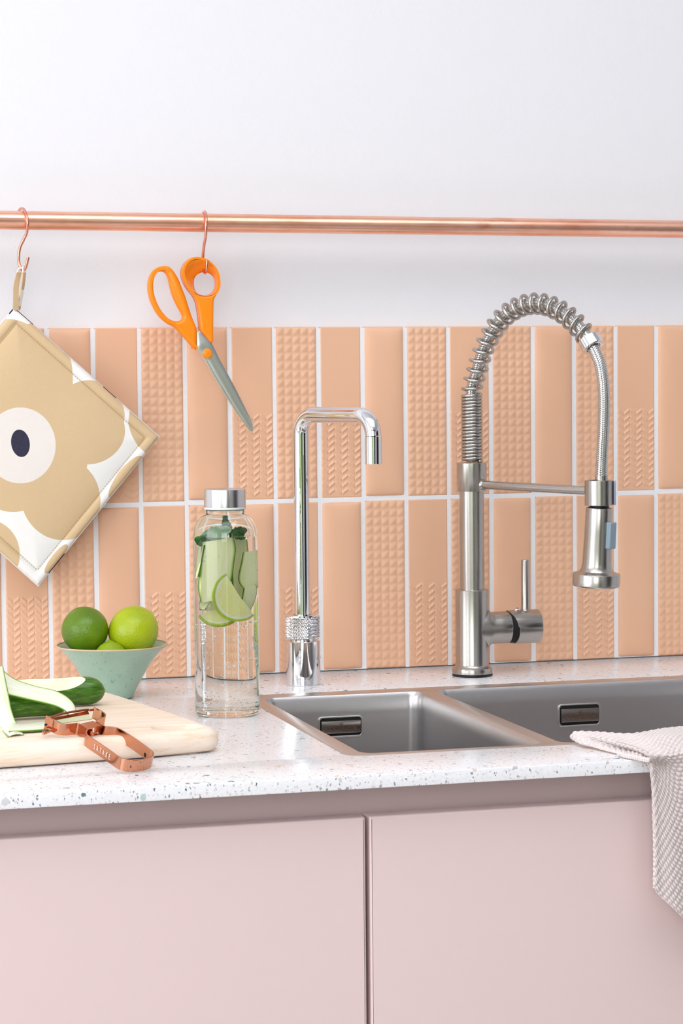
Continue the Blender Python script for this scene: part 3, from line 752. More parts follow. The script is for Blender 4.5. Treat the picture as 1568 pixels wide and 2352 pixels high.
# a ridge that shapes the inner side of the finger loop
rid = [at(320+x/5.346, 560+y/5.346, y=yS-.0030) for x, y in ((330, 300), (385, 370), (430, 470), (480, 590), (535, 730), (575, 850), (620, 970))]
mk('finger_rest', tube(catmull(rid, 8), [.0022+.0030*sin(pi*k/48) for k in range(49)], 18), M['orange'], sc)
blF = S6([(703, 1085), (738, 1068), (800, 1130), (880, 1215), (905, 1265), (985, 1430), (1080, 1600), (1180, 1790), (1290, 2010), (1365, 2160), (1388, 2215), (1392, 2270), (1384, 2305), (1370, 2300), (1260, 2150), (1120, 1930), (1000, 1730), (900, 1560), (830, 1430), (770, 1360), (700, 1275)])
bf = resample(blF, 120, True)
mk('blade', plate2([bf], yS-.0030, yS-.0008, .0003, 2), M['blade'], sc, smooth=30)
blB = S6([(700, 1200), (760, 1290), (860, 1400), (985, 1640), (1130, 1900), (1280, 2120), (1392, 2290), (1376, 2308), (1340, 2280), (1180, 2060), (1020, 1810), (890, 1590), (790, 1410), (715, 1290), (690, 1240)])
mk('blade', plate2([resample(blB, 100, True)], yS-.0004, yS+.0016, .0003, 2), M['blade'], sc, smooth=30)
pv = at(320+835/5.346, 560+1347/5.346, y=yS-.0029)
mk('pivot_screw', lathe([(.0056, 0), (.0056, .0008), (.0050, .0018), (.003, .0024), (0, .0026)], pv, (0, -1, 0), 40), M['orange'], sc)

# ------------------------------------------------------------------ chrome pillar tap
TA = np.array([.2691, -.1022]); thT = radians(64); dT = np.array([cos(thT), -sin(thT), 0]); nT = np.array([dT[1], -dT[0], 0])
TA3 = np.array([TA[0], TA[1], 0])
tp = thing('chrome_tap', 'slim polished chrome tap with a knurled ring behind the narrow bowl', 'tap', TA3)
mk('base_body', lathe([(0, .0001), (.0192, .0001), (.0196, .0006), (.0196, .0492), (.0190, .0500), (.0140, .0502), (.0140, .0495), (0, .0495)], TA3, n=96), M['chrome'], tp, smooth=30)
mk('neck_ring', lathe([(.0136, .0495), (.0136, .0530), (0, .0530)], TA3, n=64), M['chrome'], tp, smooth=30)
nk, mkk = 240, 30; V = []
Rk = .0197; z0k, z1k = .0528, .0772
for i in range(mkk+1):
    z = z0k+(z1k-z0k)*i/mkk
    for k in range(nk):
        a_ = 2*pi*k/nk; A1 = (k/nk*60+(z-z0k)/.00205*.5) % 1; A2 = (k/nk*60-(z-z0k)/.00205*.5) % 1
        hgt = min(1-abs(2*A1-1), 1-abs(2*A2-1)); r = Rk-.0007+.00075*hgt*(1 if 0 < i < mkk else 0)
        V.append((TA[0]+r*cos(a_), TA[1]+r*sin(a_), z))
Fk = [(i*nk+k, i*nk+(k+1) % nk, (i+1)*nk+(k+1) % nk, (i+1)*nk+k) for i in range(mkk) for k in range(nk)]
capk = lathe([(.0189, z1k), (.0186, .0786), (.0175, .0788), (.0100, .0788), (.0100, .076)], TA3, n=96); capb = lathe([(.012, z0k-.0004), (.0185, z0k-.0004), (.0190, z0k)], TA3, n=96)
mk('knurled_ring', join((np.array(V), Fk), capk, capb), M['chrome'], tp, smooth=15)
def plane_pt(u, v, A3, nn): return atp(u, v, A3, nn)
zt_ = plane_pt(737.8, 952.9, TA3, nT)[2]
qe = plane_pt(857, 1000, TA3, nT); sR = (qe-TA3)@dT; ze = plane_pt(856.5, 1066, TA3, nT)[2]
rt = .0090; Rb = .0225
def arc(cx, cz, R, a0, a1, n=14): return [(cx+R*cos(t), cz+R*sin(t)) for t in np.linspace(a0, a1, n)]
pp = [(0, .077), (0, .15), (0, .22)]+arc(Rb, zt_-Rb, Rb, pi, pi/2)+arc(sR-Rb, zt_-Rb, Rb, pi/2, 0)
zend = pp[-1][1]
mk('spout', tube([TA3+dT*s+[0, 0, z] for s, z in pp], rt, 48), M['chrome'], tp, smooth=60)
mk('aerator', tube([TA3+dT*sR+[0, 0, zend-.0003], TA3+dT*sR+[0, 0, ze+.0004], TA3+dT*sR+[0, 0, ze]], [rt+.0003, rt+.0003, rt-.0002], 48), M['chrome'], tp, smooth=30)
mk('side_screw', lathe([(.0016, 0), (.0016, .0004), (0, .0004)], TA3+[.01925, -.003, .0305], (1, -.1, 0), 20), M['nickel'], tp)

# ------------------------------------------------------------------ brushed spring-neck mixer
A = np.array([.4735, -.0932, 0.0]); thF = radians(60); dF = np.array([cos(thF), -sin(thF), 0]); nF = np.array([dF[1], -dF[0], 0])
fa = thing('spring_mixer_tap', 'tall brushed steel kitchen mixer with a coiled spring neck and pull-down spray', 'tap', A)
mk('seal_ring', lathe([(0, .0001), (.0232, .0001), (.0232, .0026), (0, .0026)], A, n=72), M['black'], fa, smooth=30)
zl = .1000; zu = .2136; zc_ = .2462
mk('base_body', lathe([(0, .0024), (.0226, .0024), (.0232, .0032), (.0232, .0072), (.0224, .0094), (.0204, .0110), (.0193, .0135), (.0193, zl-.0006), (.0188, zl), (.0140, zl), (0, zl)], A, n=96), M['nickel'], fa, smooth=30)
mk('column', lathe([(.0143, zl-.002), (.0143, zu+.001)], A+[.0004, 0, 0], n=72), M['nickel'], fa)
mk('collar', lathe([(.0142, zu), (.0170, zu), (.0172, zu+.0004), (.0172, zc_-.0004), (.0169, zc_), (.0100, zc_), (0, zc_)], A+[.0006, 0, 0], n=80), M['nickel'], fa, smooth=30)
# lever body, pointing along the wall
zL = .0545; xg = .5172
def xl(prof): return lathe(prof, (A[0], A[1], zL), (1, 0, 0), 72)
V, Fc = xl([(.0186, 0), (.0186, .010), (.0186, .0180), (.0186, .0186), (.0186, .0192), (.0186, .0200), (.0186, .0210), (.0186, .0225), (.0186, .0245), (.0186, .0300), (.0186, xg-A[0]-.001), (.0182, xg-A[0])])
for q in V:
    e_ = max(0, 1-(q[0]-A[0]-.0185)/.0062) if q[0]-A[0] > .018 else 1; q[2] = zL+(q[2]-zL)*(1+.24*e_**2.6)
mk('side_body', (V, Fc), M['nickel_x'], fa, smooth=60)
mk('inner_ring', xl([(.0180, .036), (.0180, xg-A[0]+.0025), (.0, xg-A[0]+.0026)]), M['nickel_x'], fa, smooth=30)
mk('gap_ring', xl([(.0176, .040), (.0184, .0463), (.0184, .052), (0, .052)]), M['dark'], fa, smooth=30)
V, Fc = lathe([(0, .0815), (.0150, .0815), (.0190, .0806), (.0196, .0795), (.0196, .0500), (.0190, .0496), (.0165, .0496), (.0165, .053), (0, .053)], (A[0], A[1], zL), (1, 0, 0), 72)
V = V.copy()
for q in V:
    if q[0] < A[0]+.054:
        cz = (q[2]-zL)/.0196; q[0] += -.0065*cz*max(0, cz)*1.0+(-.001 if cz > 0 else .0006)+.0018*(1-cz*cz)
mk('lever_cap', flip((V, Fc)), M['nickel_x'], fa, smooth=30)
lv0 = at(1206, 1400, y=A[1]); lv1 = at(1206, 1286, y=A[1])
o = mk('lever', tube([(lv0[0], A[1], zL+.0178), (lv0[0], A[1], zL+.0200), (lv0[0], A[1], zL+.0225), (lv0[0], A[1], lv1[2]-.0006), (lv0[0], A[1], lv1[2])], [.0066, .0056, .0050, .0048, .0044], 36), M['nickel'], fa, smooth=40)
bt = at(1185, 1400, y=A[1])
o = mk('temperature_mark', lathe([(.0040, 0), (.0038, .0010), (.0026, .0022), (0, .0026)], (bt[0], A[1]-.001, zL+.0194), (0, 0, 1), 32), M['chrome'], fa)
mk('red_dot', lathe([(.0012, 0), (.0011, .0006), (0, .0009)], (bt[0]+.0008, A[1]-.0016, zL+.0194+.0022), (.25, -.1, 1), 20), M['red'], o)
# neck path in the vertical plane of the swivel arm
Ap = A+[.001, 0, 0]
def fp(u, v): return atp(u, v, Ap, nF)
px = [(1087.8, 905), (1091, 880.6), (1096.5, 846), (1105.6, 814), (1117.5, 785), (1133, 757.3), (1153, 731), (1178, 711.9), (1205.4, 700.1), (1234.7, 697.2), (1264, 703.5), (1292.4, 718.2), (1316.8, 738), (1337.4, 760.3), (1355, 786), (1367.2, 810.3), (1378.4, 839.5), (1384.3, 874.7), (1386.7, 918.7), (1385.8, 977.4), (1383.7, 1021.4), (1381.4, 1065.4), (1380.6, 1098)]
NP = [fp(*q) for q in px]
NP[0] = np.array([Ap[0], Ap[1], NP[0][2]])
NP[1] = np.array([Ap[0], Ap[1], NP[1][2]])*.6+NP[1]*.4
hosepath = resample(catmull([Ap+[0, 0, zc_+.001], Ap+[0, 0, (zc_+NP[0][2])/2]]+NP, 10), 260)
(hv, hf), huv = tube(hosepath, .0066, 36, want_uv=True, up=nF)
mk('braided_hose', (hv, hf), M['braid'], fa, smooth=180, uv=huv)
# coil: dense part then 20 open turns
rc, rw = .0107, .00195
zt0 = zc_+.0018; zt1 = NP[0][2]-.001; nd = 20; C = []
dense = [(Ap+[0, 0, z]) for z in np.linspace(zt0, zt1, 60)]
openp = catmull(NP[:15], 10); openp = resample(openp, 400)
k_end = np.argmin(np.linalg.norm(openp-NP[14], axis=1))
path = np.vstack([resample(dense, 120), openp[1:k_end]]); d = np.r_[0, np.cumsum(np.linalg.norm(np.diff(path, axis=0), axis=1))]
Ld = zt1-zt0; Lo = d[-1]-Ld
turn = lambda s: nd*s/Ld if s < Ld else nd+((s-Ld)/Lo)**.93*19.6
Tn = np.gradient(path, axis=0); Tn /= np.linalg.norm(Tn, axis=1)[:, None]
tot = turn(d[-1]); q = np.linspace(0, tot, int(tot*36)); ds = np.linspace(0, d[-1], 6000); ts = np.array([turn(x) for x in ds]); sq = np.interp(q, ts, ds)
for qq, s in zip(q, sq):
    p = np.array([np.interp(s, d, path[:, c]) for c in range(3)]); t = np.array([np.interp(s, d, Tn[:, c]) for c in range(3)]); t /= np.linalg.norm(t)
    e1 = nF; e2 = np.cross(t, e1); an = 2*pi*qq+pi*.5
    C.append(p+rc*(e1*cos(an)+e2*sin(an)))
mk('coil_spring', tube(C, rw, 10), M['nickel'], fa, smooth=180)
pe = NP[14]; te = (NP[15]-NP[13]); te /= np.linalg.norm(te)
mk('spring_end_ring', lathe([(.0078, -.006), (.0122, -.006), (.0128, -.0052), (.0128, .0058), (.0122, .0065), (.0084, .0065), (.0084, -.004)], pe+te*.001, te, 64), M['chrome'], fa, smooth=30)
# swivel arm and docking clip
h0 = atp(1375.5, 1132, Ap, nF); HD = np.array([h0[0], h0[1], 0])
arm0 = atp(1106, 1113.5, Ap, nF); arm1 = atp(1352, 1127, Ap, nF)
arm0 = arm0+(arm0-arm1)*.02
mk('swivel_arm', tube([arm0, arm1], .0048, 36), M['nickel'], fa, smooth=40)
mk('arm_socket', lathe([(.0062, -.001), (.0062, .0025), (.0050, .0042)], atp(1106, 1113.5, Ap, nF), (arm1-arm0), 36), M['nickel'], fa, smooth=40)
zk1 = atp(1375, 1103, HD, nF)[2]; zk0 = atp(1375, 1160.5, HD, nF)[2]
# C-shaped clip, opening to the right of the view
def cshape(ro, ri, z0, z1, a0, a1, n=56, c=HD):
    V = []; Fc = []
    for k in range(n+1):
        a_ = a0+(a1-a0)*k/n
        for r, z in ((ri, z0), (ro, z0), (ro, z1), (ri, z1)): V.append((c[0]+r*cos(a_), c[1]+r*sin(a_), z))
    for k in range(n):
        for j in range(4): Fc.append((k*4+j, (k+1)*4+j, (k+1)*4+(j+1) % 4, k*4+(j+1) % 4))
    Fc += [(0, 1, 2, 3), (n*4+3, n*4+2, n*4+1, n*4)]
    return np.array(V), flip((V, Fc))[1]
o = bev(mk('docking_clip', cshape(.0160, .0122, zk0, zk1, radians(22), radians(298)), M['nickel'], fa, smooth=30), .0003, 2)
mk('clip_liner', cshape(.0150, .0100, zk0+.0004, zk1-.0004, radians(-64), radians(24)), M['nickel'], o, smooth=30)
pz = (zk0+zk1)/2; ang = radians(-14); rd = np.array([cos(ang), sin(ang), 0])
bev(mk('clip_tongue', obox((HD+rd*.0165)+[0, 0, pz], rd, (-rd[1], rd[0], 0), (0, 0, 1), .0024, .012, (zk1-zk0)*.97), M['lav'], o, smooth=30), .0008, 3)
zh = zk1
mk('hose_ferrule', lathe([(.0070, zh-.004), (.0072, zh+.0052), (.0066, zh+.0056), (.0060, zh+.0056)], HD+(atp(1380.6, 1098, HD, nF)-HD)*[1, 1, 0], n=40), M['nickel'], fa, smooth=30)
# spray head, slightly tilted
s0 = atp(1376.0, 1164, HD, nF); s1 = atp(1368.5, 1346, HD, nF); ax = (s0-s1); Ls = np.linalg.norm(ax); ax /= Ls
def SH(prof): return lathe(prof, s1, ax, 80)
mk('spray_head', SH([(0, -.0005), (.0220, -.0005), (.0255, .0002), (.0262, .0014), (.0262, .0126), (.0255, .0142), (.0225, .0150), (.0190, .0165), (.0172, .0195), (.0162, .0250), (.0158, .0400), (.0152, .0600), (.0149, Ls-.003), (.0143, Ls-.0010), (.0120, Ls-.0002), (0, Ls)]), M['nickel'], fa, smooth=30)
mk('spray_joint', lathe([(.0105, Ls-.001), (.0105, Ls+.006)], s1, ax, 48), M['black'], fa)
b0 = atp(1408.5, 1231, HD-np.array([0, 0, 0]), nF)
bc = s1+ax*((b0-s1)@ax); rdb = (b0-bc); rdb /= np.linalg.norm(rdb); side = np.cross(ax, rdb)
bev(mk('spray_button', obox(bc+rdb*.0178, rdb, side, ax, .0064, .011, .0292), M['bluegrey'], fa, smooth=30), .0012, 4)

# ------------------------------------------------------------------ glass bottle with infused water
BC = np.array([.1350, -.3077, 0.0])
bo = thing('glass_bottle', 'tall clear glass bottle with a brushed steel cap holding cucumber and lime water', 'bottle', BC)
Rb_ = .0333
outp = [(0, .0004), (.0280, .0004), (.0315, .0016), (.0330, .0050), (Rb_, .0100), (Rb_, .1780), (.0330, .1860), (.0318, .1935), (.0292, .2000), (.0250, .2050), (.0205, .2068), (.0195, .2080), (.0198, .2096), (.0198, .2180), (.0195, .2250)]
ZW = .1850; Ri = .0312
inp_above = [(Ri, ZW), (.0308, .1880), (.0296, .1935), (.0272, .1985), (.0230, .2035), (.0180, .2060), (.0172, .2090), (.0172, .2250)]
mk('glass_body', join(lathe(outp, BC, n=96), flip(lathe(inp_above, BC, n=96)), lathe([(.0195, .2250), (.0172, .2250)], BC, n=96)), M['glass'], bo, smooth=60)
wp = [(0, .0062), (.0265, .0062), (.0296, .0080), (.0308, .0115), (Ri, .0160), (Ri, ZW)]
wv_, wf_ = lathe(wp, BC, n=96); wt_, wtf = lathe([(Ri, ZW), (0, ZW)], BC, n=96)
VV, FF = join((wv_, wf_), (wt_, wtf))
wo = mk('sparkling_water', (VV, FF), None, None, smooth=60, mats=[M['waterwall'], M['watertop']], fmat=[0]*len(wf_)+[1]*len(wtf), loc=(BC[0], BC[1], .0062))
tag(wo, 'clear sparkling water filling the glass bottle up to its shoulder', 'water', kind='stuff')
mk('cap', lathe([(0, .2334), (.0205, .2334), (.0213, .2328), (.0215, .2318), (.0215, .2148), (.0210, .2144), (.0200, .2144), (.0200, .226), (0, .226)][::-1], BC, n=96), M['capsteel'], bo, smooth=30)
mk('cap_seal', lathe([(.0200, .2124), (.0214, .2126), (.0216, .2134), (.0214, .2146), (.0200, .2146)], BC, n=96, closed=True), M['gasket'], bo)
# things in the water
yw = BC[1]
def inb(u, v, y): return at(u, v, y=y)
def disc_cut(c, ex, ey, R, a0, a1, th, n=40, m=10):
    """part of a citrus or cucumber wheel: thick sector with angle/radius uv"""
    ez = np.cross(ex, ey); V = []; UV = []; Fc = []
    for side in (0, 1):
        for i in range(m+1):
            for k in range(n+1):
                a_ = a0+(a1-a0)*k/n; r = R*i/m
                V.append(np.array(c)+np.array(ex)*r*cos(a_)+np.array(ey)*r*sin(a_)+ez*(th/2 if side == 0 else -th/2)); UV.append((a_/(2*pi), i/m))
    N = (m+1)*(n+1)
    for i in range(m):
        for k in range(n):
            f = (i*(n+1)+k, (i+1)*(n+1)+k, (i+1)*(n+1)+k+1, i*(n+1)+k+1); Fc.append(f); Fc.append(tuple(q+N for q in reversed(f)))
    bd = [m*(n+1)+k for k in range(n+1)]
    for k in range(n): Fc.append((bd[k], bd[k]+N, bd[k+1]+N, bd[k+1]))
    for k in (0, n):
        for i in range(m):
            f = (i*(n+1)+k, (i+1)*(n+1)+k, (i+1)*(n+1)+k+N, i*(n+1)+k+N); Fc.append(f if k else f[::-1])
    return np.array(V), Fc, UV
def uvec(v): v = np.array(v, float); return v/np.linalg.norm(v)
def half_lime(c, rot, tiltz, R, label, a0=0, a1=pi, yawd=0):
    ex = uvec([cos(rot)*cos(yawd), sin(yawd)*.6, sin(rot)]); up0 = uvec([-sin(rot), tiltz, cos(rot)]); ez = uvec(np.cross(ex, up0)); ey = np.cross(ez, ex)
    V, Fc, UV = disc_cut(c, ex, ey, R, a0, a1, .0035)
    o = mk('lime_slice', (V, Fc), M['limeslice'], None, smooth=40, uv=UV); tag(o, label, 'lime slice', 'lime slices in the bottle'); return o
yf = yw-.0195
cc_ = inb(545, 1368, yf)
half_lime(cc_, radians(-62), .12, .0262, 'pale lime slice facing out at the front of the bottle', pi, 2*pi+.15)
half_lime(inb(505, 1399, yw-.004), radians(18), .9, .0205, 'lime slice lying tilted behind and below the front lime slice', pi, 2*pi)
def slice_ribbon(name, left, right, y0, y1, label, cat, group, mat, th=.0016, bulge=0.0, n=30, m=14, cup=0):
    """sheet between two edge curves given in the picture, laid on depths y0(left) and y1(right)"""
    A_ = resample(catmull([at(u, v, y=(y if y is not None else y0)) for (u, v, y) in [(q+(None,))[:3] for q in left]], 6), n)
    B_ = resample(catmull([at(u, v, y=(y if y is not None else y1)) for (u, v, y) in [(q+(None,))[:3] for q in right]], 6), n)
    G_ = np.zeros((n, m, 3)); UV = []
    for i in range(n):
        for j in range(m):
            s = j/(m-1); G_[i, j] = A_[i]*(1-s)+B_[i]*s+np.array([0, -bulge*sin(pi*s), 0])
    T1 = np.gradient(G_, axis=0); T2 = np.gradient(G_, axis=1); N_ = np.cross(T1, T2); N_ /= np.linalg.norm(N_, axis=2)[..., None]+1e-12
    for _ in (0, 1):
        for i in range(n):
            for j in range(m): UV.append((j/(m-1), i/(n-1)))
    VF = sheet(G_-N_*th/2, G_+N_*th/2)
    o = mk(name, VF, mat, None, smooth=60, uv=UV); tag(o, label, cat, group); return o
CG = 'cucumber ribbons in the bottle'
slice_ribbon('cucumber_slice', [(467, 1245), (462, 1280), (459, 1310), (455, 1350), (462, 1385)], [(534, 1234), (538, 1260), (535, 1290), (530, 1330), (520, 1370)], yw-.013, yw-.0185, 'broad pale cucumber ribbon down the left half of the bottle', 'cucumber slice', CG, M['wet'], bulge=.004)
slice_ribbon('cucumber_slice', [(462, 1258), (455, 1290), (452, 1312), (450, 1330)], [(472, 1252), (465, 1280), (460, 1305), (455, 1325)], yw-.006, yw-.0165, 'thin cucumber sliver seen edge-on at the far left of the bottle', 'cucumber slice', CG, M['wet'])
slice_ribbon('cucumber_slice', [(548, 1268), (545, 1290), (540, 1330), (548, 1350)], [(580, 1262), (582, 1290), (583, 1330), (578, 1350)], yw-.002, yw-.001, 'rounded cucumber ribbon at the back right of the bottle', 'cucumber slice', CG, M['wet'])
slice_ribbon('cucumber_slice', [(552, 1350), (550, 1365), (548, 1385), (556, 1400)], [(574, 1342), (579, 1355), (572, 1380), (562, 1402)], yw-.010, yw-.006, 'small curled cucumber end right of the front lime slice', 'cucumber slice', CG, M['wet'])
slice_ribbon('cucumber_slice', [(480, 1360), (470, 1372), (462, 1385), (466, 1398)], [(492, 1352), (494, 1370), (484, 1388), (476, 1400)], yw-.006, yw-.010, 'cucumber ribbon end low on the left of the lime slices', 'cucumber slice', CG, M['wet'])
slice_ribbon('cucumber_slice', [(492, 1240), (486, 1290), (480, 1340), (478, 1400)], [(516, 1240), (518, 1290), (516, 1340), (512, 1402)], yw+.012, yw+.016, 'cucumber ribbon at the back of the bottle behind the broad pale one', 'cucumber slice', CG, M['wet'])
slice_ribbon('cucumber_slice', [(529, 1240), (527, 1290), (529, 1340), (532, 1385)], [(549, 1240), (552, 1290), (550, 1340), (544, 1385)], yw+.006, yw+.010, 'cucumber ribbon at the back of the bottle above the front lime slice', 'cucumber slice', CG, M['wet'])
def mint_leaf(c, L, Wd, ex, ey, label, curl=.3, mat=None):
    ex = uvec(ex); ez = uvec(np.cross(ex, ey)); ey = np.cross(ez, ex); n_, m_ = 26, 13; G_ = np.zeros((n_, m_, 3))
    for i in range(n_):
        t = i/(n_-1); w = Wd*(sin(pi*t**.8))**.75*(1+.07*math.sin(40*t))+.0003
        for j in range(m_):
            s = (j/(m_-1)*2-1); G_[i, j] = np.array(c)+ex*L*(t-.5)+ey*w*s*.5+ez*(curl*abs(s)*w*.35-curl*L*.5*(t-.5)**2+.0006*sin(s*9+t*24))
    o = mk('mint_leaf', sheet(G_, G_-ez*.0005), mat or M['mint'], None, smooth=60); tag(o, label, 'mint leaf', 'mint leaves in the bottle'); return o
mint_leaf(inb(497, 1226, yw-.012), .034, .022, (1, .05, .28), (0, -.5, 1), 'large pale mint leaf floating at the water line, left of centre', mat=M['mintpale'])
mint_leaf(inb(547, 1222, yw-.004), .020, .017, (1, 0, .25), (.2, -.6, 1), 'dark mint leaf floating right of the big pale leaf')
mint_leaf(inb(466, 1242, yw-.014), .018, .012, (1, -.3, -.15), (0, -.6, 1), 'small dark mint leaf just under the water at the left')
mint_leaf(inb(522, 1208, yw-.002), .018, .010, (.5, .3, -1), (1, -.6, .3), 'upright dark mint leaf between the two floating leaves')
rb = random.Random(11); BB = []
ico = bmesh.new(); bmesh.ops.create_icosphere(ico, subdivisions=2, radius=1); iv = np.array([v.co[:] for v in ico.verts]); iff = [tuple(v.index for v in f.verts) for f in ico.faces]; ico.free()
for k in range(330):
    a_ = rb.uniform(0, 2*pi); z = rb.choice([rb.uniform(.012, .10), rb.uniform(.012, .17), rb.uniform(.04, .10)]); r = rb.choice([.0005, .0006, .0008, .0011])
    R_b = .0303 if rb.random() < .75 else rb.uniform(.006, .029)
    BB.append((iv*r+[BC[0]+R_b*cos(a_), BC[1]+R_b*sin(a_), z], iff))
for k in range(70):
    a_ = 2*pi*k/70+rb.uniform(-.03, .03); r = rb.uniform(.0006, .0013); BB.append((iv*r+[BC[0]+.0285*cos(a_), BC[1]+.0285*sin(a_), .0098+rb.uniform(0, .0006)], iff))
o = mk('bubbles', join(*BB), M['bubble'], None, smooth=180, loc=(BC[0], BC[1], .01)); tag(o, 'many tiny gas bubbles clinging inside the glass bottle', 'bubbles', kind='stuff')

# ------------------------------------------------------------------ bowl of limes
BO = at(259, 1603, z=0.0); BO[2] = 0
bw = thing('ceramic_bowl', 'small flared pale green ceramic bowl holding three limes', 'bowl', BO)
prof = [(0, .0002), (.0205, .0002), (.0222, .0012), (.0232, .0040), (.0258, .0100), (.0335, .0240), (.0425, .0390), (.0515, .0500), (.0596, .0572), (.0602, .0580)]
pin = [(.0594, .0584), (.0575, .0570), (.0500, .0515), (.0410, .0400), (.0310, .0240), (.0200, .0120), (0, .0095)]
mk('bowl_body', lathe(prof+pin, BO, n=128), M['ceramic'], bw, smooth=60)
mk('rim_edge', tube([BO+[.0598*cos(t), .0598*sin(t), .0582+.0003*sin(3*t+1)] for t in np.linspace(0, 2*pi, 129)[:-1]], .0010, 12, closed=True), M['rimglaze'], bw)
def lime(u, v, rpx, y, mat, label, axis=(0, 0, 1), nub=True, k=1.0):
    c = at(u, v, y=y); R0 = rpx/2105*k; ex_, ey_, w_ = frame(axis)
    prof = []
    for i in range(41):
        t = pi*i/40; r = R0*sin(t); h = -R0*1.04*cos(t)
        if nub: h += R0*.13*math.exp(-((pi-t)/.22)**2); r *= 1-.0*t
        prof.append((max(r, 0) if 0 < i < 40 else 0, h))
    V, Fc = lathe(prof, c, axis, 64)
    for i in range(len(V)):
        d_ = V[i]-c; V[i] = c+d_*(1+.018*noise.noise(Vector(d_/R0*1.6+c*9)))
    t = thing('lime', label, 'lime', c-[0, 0, R0], group='limes in the green bowl')
    mk('peel', (V, Fc), mat, t, smooth=180)
    s = c+np.array(w_)*R0*(1.165 if nub else 1.03)*(1 if nub else -1)
    if not nub: s = c-np.array(w_)*R0*1.035
    mk('stem_scar', lathe([(.0018, -.0006), (.0015, .0003), (0, .0005)], s-np.array(w_)*(.0004 if nub else -.0002), np.array(w_)*(1 if nub else -1), 16), M['limenub'], t)
lime(195, 1447, 53.5, BO[1]+.006, M['lime_dark'], 'dark green lime on the left of the bowl', axis=(.02, .97, .12), nub=False)
lime(306.5, 1449, 56.5, BO[1]-.001, M['lime_light'], 'bright yellow-green lime on the right of the bowl', axis=(.72, .35, .62))
lime(254, 1515, 39, BO[1]-.022, M['lime_mid'], 'smaller lime low in the front of the bowl, mostly behind the rim', axis=(0, .3, 1), nub=True)

# ------------------------------------------------------------------ chopping board
TB = .0225
back = [(240, 1595.7), (258, 1597.5), (302.5, 1611), (335, 1621.5), (365, 1631.4), (418.6, 1649), (455, 1661.5)]
tipp = [(490, 1681), (493.6, 1692), (490, 1703)]
front = [(400, 1727.5), (320, 1735), (200, 1743), (100, 1750.5), (0, 1757.5)]
ol = [at(u, v, z=.0185)[:2] for u, v in back]+[np.array([.0582+.016*cos(radians(q)), -.5345+.016*sin(radians(q))]) for q in range(8, -80, -12)]+[at(u, v, z=.0045)[:2] for u, v in front]
fl_ = ol[-1]; fd = (ol[-1]-ol[-4]); fd /= np.linalg.norm(fd)
bl0 = ol[0]
ol2 = [tuple(p) for p in ol]+[tuple(fl_+fd*.16), tuple(fl_+fd*.29), tuple(fl_+fd*.32+np.array([0, .02])), (bl0[0]-.42, bl0[1]+.0), (bl0[0]-.40, bl0[1]+.012), (bl0[0]-.25, bl0[1]+.016), (bl0[0]-.12, bl0[1]+.014), (bl0[0]-.04, bl0[1]+.006)]
ol3 = resample(catmull([np.array(p) for p in ol2], 8, True), 240, True)
hA = at(352, 1672, z=.0225)[:2]; hB = at(446, 1668.5, z=.0225)[:2]; hd = (hB-hA); hd /= np.linalg.norm(hd); hn = np.array([-hd[1], hd[0]]); hr = .0115
hA = np.array([.0225, -.5215]); hB = np.array([.0430, -.5185]); hr = .0105
slot = [(.0372+.0205*math.copysign(abs(cos(t))**.8, cos(t)), -.5240+.0155*math.copysign(abs(sin(t))**.9, sin(t))) for t in np.linspace(0, 2*pi, 49)[:-1]]
o = mk('chopping_board', slab(ol3, [slot], .0006, TB, .0095, 8, hk=.45), M['wood'], None, smooth=60, loc=(-.1, -.42, 0)); tag(o, 'pale beech chopping board with a rounded tapering end and a hand slot', 'chopping board')

